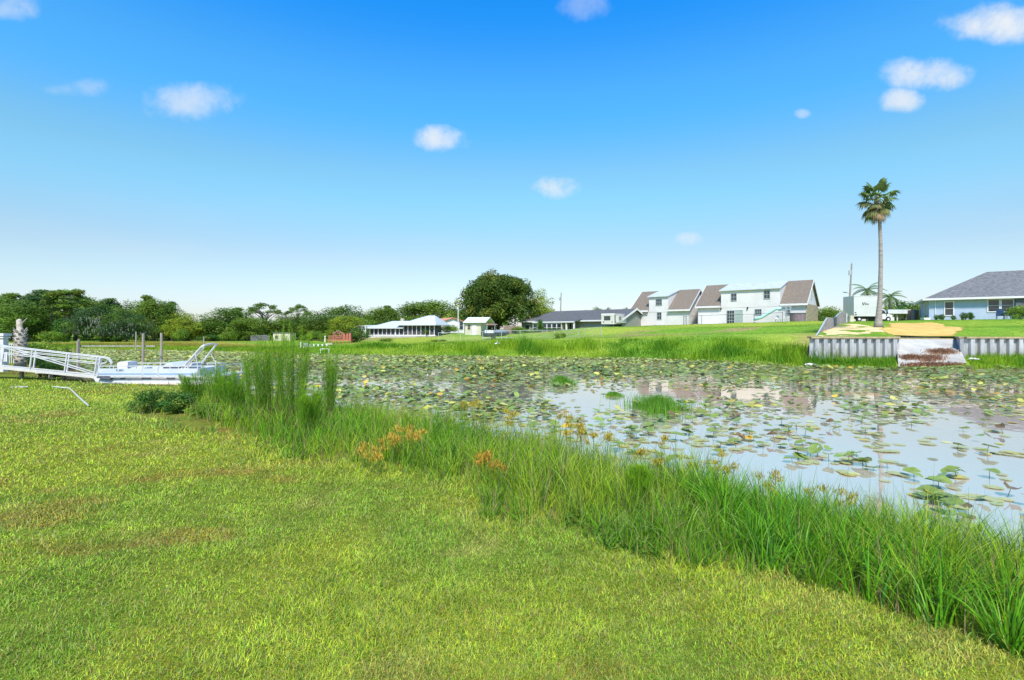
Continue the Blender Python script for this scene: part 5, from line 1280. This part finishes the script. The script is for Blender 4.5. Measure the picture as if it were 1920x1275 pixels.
# ------------------------------------------------------------------ sea wall and boat ramp
def seawall(pts, ztop, zbot, label, per=.62):
    root = empty('sea_wall', (pts[0][0], pts[0][1], 0), 0, label, 'sea wall'); o = Vector((pts[0][0], pts[0][1])); prof = []
    for i in range(len(pts)-1):
        a, b = Vector(pts[i])-o, Vector(pts[i+1])-o; d_ = (b-a).normalized(); nrm = Vector((d_.y, -d_.x)); L_ = (b-a).length; n = max(1, round(L_/per)); p = L_/n
        for k in range(n):
            for t, q in ((0, 0), (.42, 0), (.5, .21), (.92, .21), (1.0, 0)):
                if t == 1.0 and not (k == n-1): continue
                v_ = a+d_*(k+t)*p+nrm*q; prof.append((v_.x, v_.y))
    mb = MB(); m_ = len(prof)
    for (x, y) in prof: mb.v += [(x, y, zbot), (x, y, ztop)]
    for i in range(m_-1): mb.f.append((2*i, 2*i+2, 2*i+3, 2*i+1))
    mb.build('sheet_piling', M['vinyl'], root)
    cap = MB()
    for i in range(len(pts)-1):
        a, b = Vector(pts[i])-o, Vector(pts[i+1])-o; d_ = (b-a).normalized(); nrm = Vector((d_.y, -d_.x))
        z1 = ztop+.10; c = [a-nrm*.30-d_*.0, b-nrm*.30, b+nrm*.27, a+nrm*.27]; k = len(cap.v)
        zo = .003*i
        cap.v += [(p.x, p.y, ztop-.02+zo) for p in c]+[(p.x, p.y, z1+zo) for p in c]; cap.f += [tuple(k+j for j in q) for q in ((0,3,2,1),(4,5,6,7),(0,1,5,4),(1,2,6,5),(2,3,7,6),(3,0,4,7))]
    cap.build('cap', M['capwood'], root)
seawall([(21.55,37.1),(27.7,36.95),(29.0,38.75)], 1.97, -.2, 'corrugated vinyl sea wall left of the boat ramp')
seawall([(33.85,38.75),(32.35,36.65),(45,35.6),(62,34.0)], 1.97, -.2, 'corrugated vinyl sea wall right of the boat ramp')
MB().prism([(32.36,36.66),(34.2,36.5),(34.2,38.9),(33.87,38.9)], 1.2, 1.99, 'z').build('lawn', M['ground']); tag(bpy.data.objects['lawn.001'], 'grass behind the right sea wall end', None, None, 'structure')
rm = empty('boat_ramp', (25.6, 33.9, 0), 0, 'sloping white concrete boat ramp between the two sea walls', 'boat ramp')
mb = MB(); W_ = 4.72; q5 = 3.62; mb.v = [(0,0,-.25),(W_,0,-.25),(W_+.15,.2,-.1),(.15,.2,-.1),(q5,5.0,1.85),(q5+4.5,5.0,1.85),(0,0,-.6),(W_,0,-.6),(q5+4.5,5.0,.8),(q5,5.0,.8)]
mb.f = [(0,1,2,3),(3,2,5,4),(6,9,8,7),(0,6,7,1),(1,7,8,5,2),(0,3,4,9,6),(4,5,8,9)]
M['ramp'] = pmat('ramp_concrete', (0.30,0.28,0.25), (0.44,0.42,0.39), .9, .8, .2, .15, bscale=12)
mb.build('slab', M['ramp'], rm); MB().box(q5+.02, q5+4.5, 5.01, 5.35, 1.6, 1.93).build('top_sill', M['capwood'], rm)
MB().box(q5+.4, q5+3.6, 5.36, 6.1, 1.75, 2.02).build('apron', M['concrete'], rm)
def debris_patch(x0, x1, y0, y1, seed, label):
    r = np.random.default_rng(seed); n = 1500; x = r.normal(0, .42, n)*(x1-x0)/2+(x0+x1)/2; y = r.normal(0, .4, n)*(y1-y0)/2+(y0+y1)/2
    k = (x > .05) & (x < W_-.1); x, y = x[k], y[k]; n = len(x)
    z = -.1+(y-.2)*(1.95/4.8)+.02+r.random(n)*.07; x = x+y*.72
    v, q_, cc = blades(np.stack([x, y, z], -1), r.uniform(.08, .3, n), r.uniform(.02, .06, n), r.uniform(0, 6.28, n), r.uniform(1.2, 2.6, n), 2, vary(np.array([0.36,0.205,0.125])*np.ones((n, 1)), n, .45, .2))
    o = mesh_obj('washed_up_weeds', np_mesh('washed_up_weeds', v, q_, cc), M['leaf']); o.location = (25.6, 33.9, 0); tag(o, label, 'debris')
debris_patch(.2, 1.6, 1.5, 2.2, 1, 'small brown heap of washed up weeds at the left of the ramp')
debris_patch(1.2, 3.3, 1.2, 2.3, 2, 'main brown heap of washed up weeds across the middle of the ramp')
debris_patch(2.0, 4.4, 2.3, 3.2, 3, 'upper long streak of washed up weeds on the ramp')
debris_patch(.0, 4.7, .45, 1.1, 4, 'band of brown weeds along the waterline of the ramp'); debris_patch(-.2, 4.9, .4, .95, 5, 'thick rotting mat at the foot of the boat ramp')
x, y = XY(1806, 38.2); mb = MB(); 
for i in range(9): mb.ball((random.uniform(-.5,.5), random.uniform(-.3,.3), .05), (.14,.12,.09), 7, 5, .2)
o = mb.build('rubble', M['rock']); o.location = (x, y+.6, gz(x, y+.6)); tag(o, 'little heap of rubble behind the right sea wall end', 'rubble')
for px_, py_, lb in ((1823, 676, 'pale litter on the grass right of the ramp foot'), (1518, 647, 'white scrap by the left end of the sea wall')):
    D_ = 35.5; x, y = XY(px_, D_); mb = MB().ball((0,0,.06), (.28,.2,.09), 8, 5, .3); mb.ball((.4,.1,.05), (.25,.15,.05), 8, 5, .3); o = mb.build('litter', M['white']); o.location = (x, y, gz(x, y)+.1); tag(o, lb, 'litter')

# ------------------------------------------------------------------ pontoon boat
DB = 24.0; s = DB/F; bx0 = (170-CX)*s
pb = empty('pontoon_boat', (bx0, DB, 0), 0.0, 'old white pontoon boat with blue stripe beached on the grass', 'boat')
def X(px_): return (px_-170)*s
def Z(py_): return ZH(py_, DB)
for yy in (0.28, 2.05):
    t = MB().tube([(X(170), yy, Z(711)), (X(176), yy, Z(715)), (X(186), yy, Z(717)), (X(402), yy, Z(717))], [.03, .15, .21, .21], 14).build('pontoon', M['alu'], pb, True)
MB().prism([(X(170), Z(709.5)), (X(184), Z(710)), (X(183), Z(720)), (X(176), Z(719))], .16, .40, 'y').build('nose_cone', M['white'], pb)
mb = MB()
for a, b in ((208, 222), (232, 262), (281, 309), (326, 352), (366, 392)): mb.box(X(a), X(b), .10, .16, Z(711.5), Z(707.6))
mb.build('riser', M['white'], pb)
MB().box(X(180), X(372), .2, 2.2, Z(710), Z(707.8)).build('under_deck_shade', M['black'], pb)  # black filler below the deck, stands in for the shade between the risers
MB().box(X(182), X(408), 0.0, 2.4, Z(707.6), Z(704.8)).build('deck', M['galv'], pb)
MB().box(X(181), X(409), -.03, -.002, Z(707.8), Z(705.2)).build('deck_trim', M['alu'], pb)
for a, b in ((184, 265.5), (267, 295), (297, 369)):
    p = MB().box(X(a), X(b), .02, .06, Z(704.6), Z(691)).build('fence_panel', M['boatpanel'], pb); MB().box(X(a)+.02, X(b)-.02, .012, .018, Z(702), Z(700.4)).build('stripe', M['boatblue'], p)
for a, b in ((186, 268), (270, 371)): MB().box(X(a), X(b), 2.3, 2.34, Z(703.6), Z(691.6)).build('fence_panel', M['boatpanel'], pb)
p = MB().box(X(370), X(370)+.04, .08, 2.28, Z(704.6), Z(691)).build('fence_panel', M['boatpanel'], pb)
fr_ = MB(); zr = Z(686.5)
for yy in (.04, 2.32):
    fr_.bar((X(186), yy, zr), (X(370), yy, zr), .04)
    for q in (186, 212, 238, 254, 266.5, 275, 296, 318, 334, 352, 370): fr_.bar((X(q), yy, Z(704)), (X(q), yy, zr), .035)
fr_.bar((X(370), .04, zr), (X(370), 2.32, zr), .04); fr_.build('railing', M['alu'], pb)
MB().prism([(X(209), Z(704)), (X(209), Z(682)), (X(214), Z(679)), (X(229), Z(679)), (X(229), Z(704))], .35, 1.0, 'y').build('seat_back', M['white'], pb)
MB().box(X(236), X(262), .3, .85, Z(704), Z(690)).build('bench_seat', M['white'], pb)
MB().box(X(278), X(296), 1.6, 2.2, Z(704), Z(688.5)).build('bench_seat', M['white'], pb)
cv_ = MB(); cv_.prism([(X(297), Z(689)), (X(310), Z(680)), (X(316), Z(680)), (X(327), Z(689))], .2, 1.5, 'y'); cv_.build('console_cover', M['boatpanel'], pb)
MB().box(X(299), X(325), .25, 1.45, Z(704), Z(689.2)).build('console', M['darkgrey'], pb)
MB().prism([(X(336), Z(704)), (X(336), Z(688)), (X(344), Z(687)), (X(350), Z(681)), (X(353), Z(682)), (X(352), Z(704))], .3, 1.0, 'y').build('captain_seat', M['white'], pb)
def tb(name, pts, r_=.035): MB().tube(pts, r_, 6).build(name, M['alu'], pb)
tb('canopy_frame', [(X(338), .1, Z(692)), (X(376), .1, Z(650)), (X(378), .2, Z(648))], .05); tb('canopy_frame', [(X(323), 2.2, Z(689)), (X(352), 2.2, Z(652)), (X(358), 2.1, Z(648))], .045)
tb('canopy_frame', [(X(345), .14, Z(690)), (X(379), .14, Z(652))], .03); tb('canopy_bow', [(X(378), .2, Z(648)), (X(372), .8, Z(646.3)), (X(362), 1.6, Z(646.3)), (X(358), 2.1, Z(648))], .05)
tb('canopy_strut', [(X(364), .08, Z(663)), (X(369.5), .05, Z(688))], .02); tb('canopy_strut', [(X(346), 2.1, Z(667)), (X(352), 2.2, Z(684))], .02)
fr_ = MB(); fr_.bar((X(371), .04, zr), (X(404), .04, zr), .03); fr_.bar((X(404), .04, Z(705)), (X(404), .04, Z(676)), .04); fr_.bar((X(404), 2.3, Z(705)), (X(404), 2.3, zr), .04); fr_.bar((X(404), .04, zr), (X(404), 2.3, zr), .03); fr_.build('stern_rail', M['alu'], pb)
MB().prism([(X(182), Z(708.5)), (X(184), Z(705)), (X(206), Z(704.8)), (X(210), Z(708)), (X(206), Z(711.5))], -.05, .05, 'y').build('bow_cover', M['darkgrey'], pb)
text('FL 8893', pb, (X(217), .008, Z(695.5)), .11, M['fadedletter'], name='registration')

# gangway
DG = 24.6; s = DG/F; gx0 = (-30-CX)*s
gw = empty('gangway', (gx0, DG, 0), 0, 'long white aluminium gangway with handrails leading down to the boat', 'gangway')
def X(px_): return (px_+30)*s
def Z(py_): return ZH(py_, DG)
sl = lambda px_: 687+(px_)*0.098          # deck line in the photo
dkm = MB()
for i in range(60):
    a, b = -30+i*3.72, -30+(i+1)*3.72-.25
    zz_ = Z(sl(a)+1.0); z2 = Z(sl(b)+1.0); k = len(dkm.v)
    dkm.v += [(X(a),.02,zz_-.05),(X(b),.02,z2-.05),(X(b)-.68,.9,z2-.05),(X(a)-.68,.9,zz_-.05),(X(a),.02,zz_),(X(b),.02,z2),(X(b)-.68,.9,z2),(X(a)-.68,.9,zz_)]
    dkm.f += [tuple(k+j for j in q) for q in ((0,3,2,1),(4,5,6,7),(0,1,5,4),(1,2,6,5),(2,3,7,6),(3,0,4,7))]
dkm.build('deck', M['deckgrey'], gw)
SK = -.70
X0_ = X
for yy in (-.03, .92):
    X = (lambda p_, k_=(SK if yy > 0 else 0): X0_(p_)+k_)
    MB().bar((X(-30), yy, Z(sl(-30)+2.4)), (X(190), yy, Z(sl(190)+2.4)), .06, .12).build('side_beam', M['deckgrey'], gw)
    rr_ = MB(); tp = lambda p_: 649.5+p_*.1095
    rr_.tube([(X(-30), yy, Z(tp(-30))), (X(196), yy, Z(tp(196))), (X(205), yy, Z(tp(200)+3)), (X(210), yy, Z(tp(204)+10)), (X(206), yy, Z(691))], .027, 7)
    rr_.tube([(X(-30), yy, Z(tp(-30)+13)), (X(190), yy, Z(tp(190)+13)), (X(200), yy, Z(tp(198)+9)), (X(203), yy, Z(tp(200)+3))], .021, 6)
    rr_.tube([(X(40), yy, Z(tp(40)+6.5)), (X(188), yy, Z(tp(188)+5))], .02, 6)
    rr_.build('handrail', M['alu'], gw)
    MB().bar((X(-10), yy, Z(646)), (X(184), yy, Z(703.5)), .042).build('brace', M['alu'], gw)
    for p_ in (0, 62, 127, 183, 189): MB().bar((X(p_), yy, Z(tp(p_))), (X(p_-5.5), yy, Z(sl(p_)+2)), .055).build('post', M['alu'], gw)
X = X0_
for p_ in (-28, 20, 100, 178):
    x = gx0+X(p_); zb = gz(x, DG+.6); MB().box(X(p_)-.06, X(p_)+.06, .5, .62, min(zb, Z(sl(p_)))-.3, Z(sl(p_)+1.2)-.08).build('support', M['polewood'], gw)

# things around the gangway
x, y = XY(0, 29); z0 = gz(x, y); ws = empty('white_kiosk', (x-1.6, y, z0), 0, 'white wooden kiosk with cornice at the left edge behind the gangway', 'kiosk'); s = 29/F
MB().box(0, 1.6+6*s, 0, .3, -.2, ZH(630, 29)-z0).build('wall', M['siding'], ws); MB().box(-.1, 1.6+9.5*s, -.1, .4, ZH(630, 29)-z0+.002, ZH(625, 29)-z0).build('cornice', M['white'], ws); MB().box(-.05, 1.6+8*s, -.06, .36, ZH(634, 29)-z0, ZH(631.5, 29)-z0).build('moulding', M['white'], ws)
x, y = XY(-30, 27); z0 = gz(x, y); pk = empty('picket_fence', (x, y, z0), 0, 'short white picket fence at the left edge below the gangway rail', 'fence'); s = 27/F
zt = ZH(660, 27)-z0; zl = ZH(678, 27)-z0
for i in range(11):
    q = i*4.0*s; MB().prism([(q, zl), (q+.085, zl), (q+.085, zt-.06), (q+.042, zt), (q, zt-.06)], 0, .025, 'y').build('picket', M['white'], pk)
MB().box(0, 41*s, .027, .06, zl+.12, zl+.18).box(0, 41*s, .027, .06, zt-.2, zt-.14).build('rail', M['white'], pk); MB().box(-.05, .05, .07, .16, -.2, zt).build('post', M['white'], pk)
x, y = XY(10, 36); z0 = gz(x, y); wr_ = empty('white_railing', (x, y, z0), 0, 'low white railing between the kiosk and dead palm trunk', 'railing'); mb = MB(); zt = ZH(645, 36)-z0
for i in range(6): mb.bar((i*.15, 0, 0), (i*.15, 0, zt), .035)
mb.bar((0, 0, zt), (.8, 0, zt), .06); mb.bar((0, 0, zt-.25), (.8, 0, zt-.25), .05); mb.build('rails', M['white'], wr_)
x, y = XY(31, 27.5); z0 = gz(x, y); cw = empty('garden_cart', (x, y, z0), .2, 'rusty iron cart wheels at the foot of the dead palm', 'cart')
for q in (0, .32):
    wz = MB().tube([(q+.17*math.cos(t), 0, .18+.17*math.sin(t)) for t in np.linspace(0, 2*PI, 15)], .022, 5, False).build('wheel', M['rust'], cw); mb = MB()
    for k in range(6): mb.bar((q, 0, .18), (q+.16*math.cos(k*1.05), 0, .18+.16*math.sin(k*1.05)), .015)
    mb.build('spokes', M['rust'], wz)
MB().box(-.1, .45, .04, .3, .2, .32).build('tray', M['rust'], cw)
x, y = XY(66, 25.9); z0 = gz(x, y); ol = empty('timber_bench', (x, y, z0), 0, 'low weathered timber bench behind the gangway', 'bench'); MB().box(0, .75, 0, .3, .22, .28).build('seat', M['deckgrey'], ol)
for q in (.05, .62): MB().box(q, q+.06, .05, .25, -.1, .219).build('leg', M['polewood'], ol)
x, y = XY(38, 21.2); mb = MB()
for i in range(10): mb.ball((random.uniform(-.22,.22), random.uniform(-.12,.12), .02), (.08,.06,.04), 7, 5, .25)
o = mb.build('rubble', M['rock']); o.location = (x, y, gz(x, y)); tag(o, 'little heap of pale stones in the lawn below the gangway', 'rubble')
# irrigation pipe lying on the lawn
pts = []
for px_, py_, D_ in ((100,725,0),(118,727,0),(130,727.5,0),(138,735,0),(147,744,0),(158,754,0),(165,760,0)):
    D_ = 17.0
    for _ in range(12):
        x, y = XY(px_, D_); D_ = (CZ-gz(x, y)-.05)*F/(py_-HY)
    pts.append((x, y, gz(x, y)+.05))
tag(MB().tube(pts, [.03, .034, .028, .026, .024, .022, .02], 7).build('pvc_pipe', M['pipe']), 'pale bent plastic pipe lying on the lawn near the boat', 'pipe')

# old dock pilings with a beam
DP = 33.0; s = DP/F; x0, y0_ = XY(147, DP); od = empty('old_dock', (x0, y0_, 0), 0, 'remains of an old dock, grey pilings joined by a plank beam', 'dock')
for q, yt_, yy, r_ in ((147, 636, 0, .07), (175, 640, -1.2, .065), (268, 625, 0, .075), (286, 624, .8, .07)):
    MB().tube([((q-147)*s, yy, -.8), ((q-147)*s+.02, yy, ZH(yt_, DP))], [r_*1.1, r_], 8).build('piling', M['polewood'], od)
MB().box(0, 141*s, .12, .2, ZH(650.5, DP), ZH(647.5, DP)).build('beam', M['polewood'], od)
for px_, D_, yt_, lb in ((255, 60, 622, 'thin lone post before the dark wood left of the pilings'), (382, 62, 631, 'thin pale post above the boat canopy frame')):
    x, y = XY(px_, D_); tag(MB().tube([(x,y,gz(x,y)-.4),(x,y,ZH(yt_, D_))], [.09,.07], 7).build('post', M['polewood']), lb, 'post')
SKY_STR = 0.12; SKY_HUE = 0.5; SKY_SAT = 1.0
SKY_RAMP = [(0.0, (0.84,0.80,0.90,1)), (0.12, (0.92,0.88,0.80,1)), (0.27, (.80,1.18,1.06,1)), (0.40, (.42,1.24,1.5,1)), (0.55, (.10,1.06,1.75,1)), (0.9, (.4,1.0,1.4,1))]
CLOUDS = [(1862,42,108,36,0.97),(1735,136,84,30,0.9),(1690,188,40,22,0.8),(358,190,92,36,0.6),(148,165,60,18,0.42),(822,262,54,24,0.85),
          (1041,353,42,21,0.9),(1290,447,28,14,0.7),(20,14,55,26,0.5),(1095,12,50,26,0.25),(1505,213,14,9,0.4)]
CLOUD_COL = (4.6,4.8,5.0,1)
SUN_STR = 4.2; SUN_ANG = 8.0; EXPOSURE = 0.64
# ------------------------------------------------------------------ sky, sun, camera
w = bpy.data.worlds.new('World'); scene.world = w; w.use_nodes = True
nt = w.node_tree; N = nt.nodes.new; L = nt.links.new
bg = nt.nodes['Background']; bg.inputs['Strength'].default_value = SKY_STR
SUN_DIR = Vector((-0.05, -0.72, 0.95)).normalized()
el = math.asin(SUN_DIR.z); rot = math.atan2(SUN_DIR.x, SUN_DIR.y)
sky = N('ShaderNodeTexSky'); sky.sky_type = 'NISHITA'; sky.sun_disc = False
sky.sun_elevation = el; sky.sun_rotation = rot; sky.air_density = 1.0; sky.dust_density = 0.6; sky.ozone_density = 4.0; sky.altitude = 0
hs = N('ShaderNodeHueSaturation'); hs.inputs['Hue'].default_value = SKY_HUE; hs.inputs['Saturation'].default_value = SKY_SAT; hs.inputs['Value'].default_value = 1.0
L(sky.outputs[0], hs.inputs['Color'])
gm = N('ShaderNodeMixRGB'); gm.blend_type = 'MULTIPLY'; gm.inputs[0].default_value = 1.0
L(hs.outputs[0], gm.inputs[1])
tc = N('ShaderNodeTexCoord'); sp = N('ShaderNodeSeparateXYZ'); L(tc.outputs['Generated'], sp.inputs[0])
def math_(op, a, b=None, c=None):
    n = N('ShaderNodeMath'); n.operation = op
    for i, v in enumerate((a, b, c)):
        if v is None: continue
        if hasattr(v, 'default_value') or hasattr(v, 'is_output'): L(v, n.inputs[i])
        else: n.inputs[i].default_value = v
    return n.outputs[0]
# air gets paler and brighter towards the horizon
rr = N('ShaderNodeValToRGB'); rr.color_ramp.interpolation = 'EASE'
L(sp.outputs['Z'], rr.inputs[0])
rr.color_ramp.elements[0].position = 0.0; rr.color_ramp.elements[0].color = SKY_RAMP[0][1]
rr.color_ramp.elements[1].position = SKY_RAMP[-1][0]; rr.color_ramp.elements[1].color = SKY_RAMP[-1][1]
for p_, c_ in SKY_RAMP[1:-1]:
    e_ = rr.color_ramp.elements.new(p_); e_.color = c_
L(rr.outputs[0], gm.inputs[2])
# small fair-weather clouds, each at its own bearing and height
ysafe = math_('MAXIMUM', sp.outputs['Y'], 0.02)
u = math_('DIVIDE', sp.outputs['X'], ysafe); v = math_('DIVIDE', sp.outputs['Z'], ysafe)
cn = N('ShaderNodeTexNoise'); cn.inputs['Scale'].default_value = 17; cn.inputs['Detail'].default_value = 7; cn.inputs['Roughness'].default_value = 0.62
L(tc.outputs['Generated'], cn.inputs['Vector'])
wob = math_('MULTIPLY', math_('SUBTRACT', cn.outputs['Fac'], 0.5), 4.2)
total = None
for (px_, py_, a_, b_, s_) in CLOUDS:
    du = math_('DIVIDE', math_('SUBTRACT', u, (px_-960)/960), a_/960)
    dv = math_('DIVIDE', math_('SUBTRACT', v, (620-py_)/960), b_/960)
    dd_ = math_('ADD', math_('MULTIPLY', du, du), math_('MULTIPLY', dv, dv))
    m_ = math_('SUBTRACT', 1.0, dd_); m_ = math_('ADD', m_, wob)
    mr_ = N('ShaderNodeMapRange'); mr_.interpolation_type = 'SMOOTHSTEP'; mr_.inputs[1].default_value = -0.35; mr_.inputs[2].default_value = 1.7; mr_.inputs[3].default_value = 0; mr_.inputs[4].default_value = s_
    L(m_, mr_.inputs[0])
    total = mr_.outputs[0] if total is None else math_('MAXIMUM', total, mr_.outputs[0])
total = math_('MULTIPLY', total, math_('GREATER_THAN', sp.outputs['Y'], 0.05))
# faint thin veil low down
vn = N('ShaderNodeTexNoise'); vn.inputs['Scale'].default_value = 3.5; vn.inputs['Detail'].default_value = 6
vm = N('ShaderNodeMapping'); vm.inputs['Scale'].default_value = (1, 1, 5); L(tc.outputs['Generated'], vm.inputs['Vector']); L(vm.outputs[0], vn.inputs['Vector'])
veil = N('ShaderNodeMapRange'); veil.interpolation_type = 'SMOOTHSTEP'; veil.inputs[1].default_value = 0.45; veil.inputs[2].default_value = 0.75; veil.inputs[3].default_value = 0; veil.inputs[4].default_value = 0.10
L(vn.outputs['Fac'], veil.inputs[0])
low = N('ShaderNodeMapRange'); low.interpolation_type = 'SMOOTHSTEP'; low.inputs[1].default_value = 0.30; low.inputs[2].default_value = 0.05; low.inputs[3].default_value = 0; low.inputs[4].default_value = 1
L(sp.outputs['Z'], low.inputs[0])
total = math_('MAXIMUM', total, math_('MULTIPLY', veil.outputs[0], low.outputs[0]))
cm = N('ShaderNodeMixRGB'); L(total, cm.inputs[0]); L(gm.outputs[0], cm.inputs[1]); cm.inputs[2].default_value = CLOUD_COL
L(cm.outputs[0], bg.inputs['Color'])

sd = bpy.data.lights.new('sun', 'SUN'); sd.energy = SUN_STR; sd.angle = math.radians(SUN_ANG); sd.color = (1.0, 0.955, 0.87)
so = link(bpy.data.objects.new('sun', sd)); so.rotation_euler = SUN_DIR.to_track_quat('Z', 'Y').to_euler(); so.location = (-20, -20, 60)

cd = bpy.data.cameras.new('camera'); cam = link(bpy.data.objects.new('camera', cd))
cd.sensor_width = 36; cd.lens = 18.0; cam.location = (0, 0, CZ); cam.rotation_euler = (PI/2, 0, 0)
cd.shift_y = (HY-1275/2)/1920.0; cd.clip_start = 0.1; cd.clip_end = 4000
scene.camera = cam
vs = scene.view_settings; vs.view_transform = 'Standard'; vs.look = 'None'; vs.exposure = EXPOSURE; vs.gamma = 1.0
scene.cycles.use_denoising = True
scene.cycles.max_bounces = 6; scene.cycles.transparent_max_bounces = 8
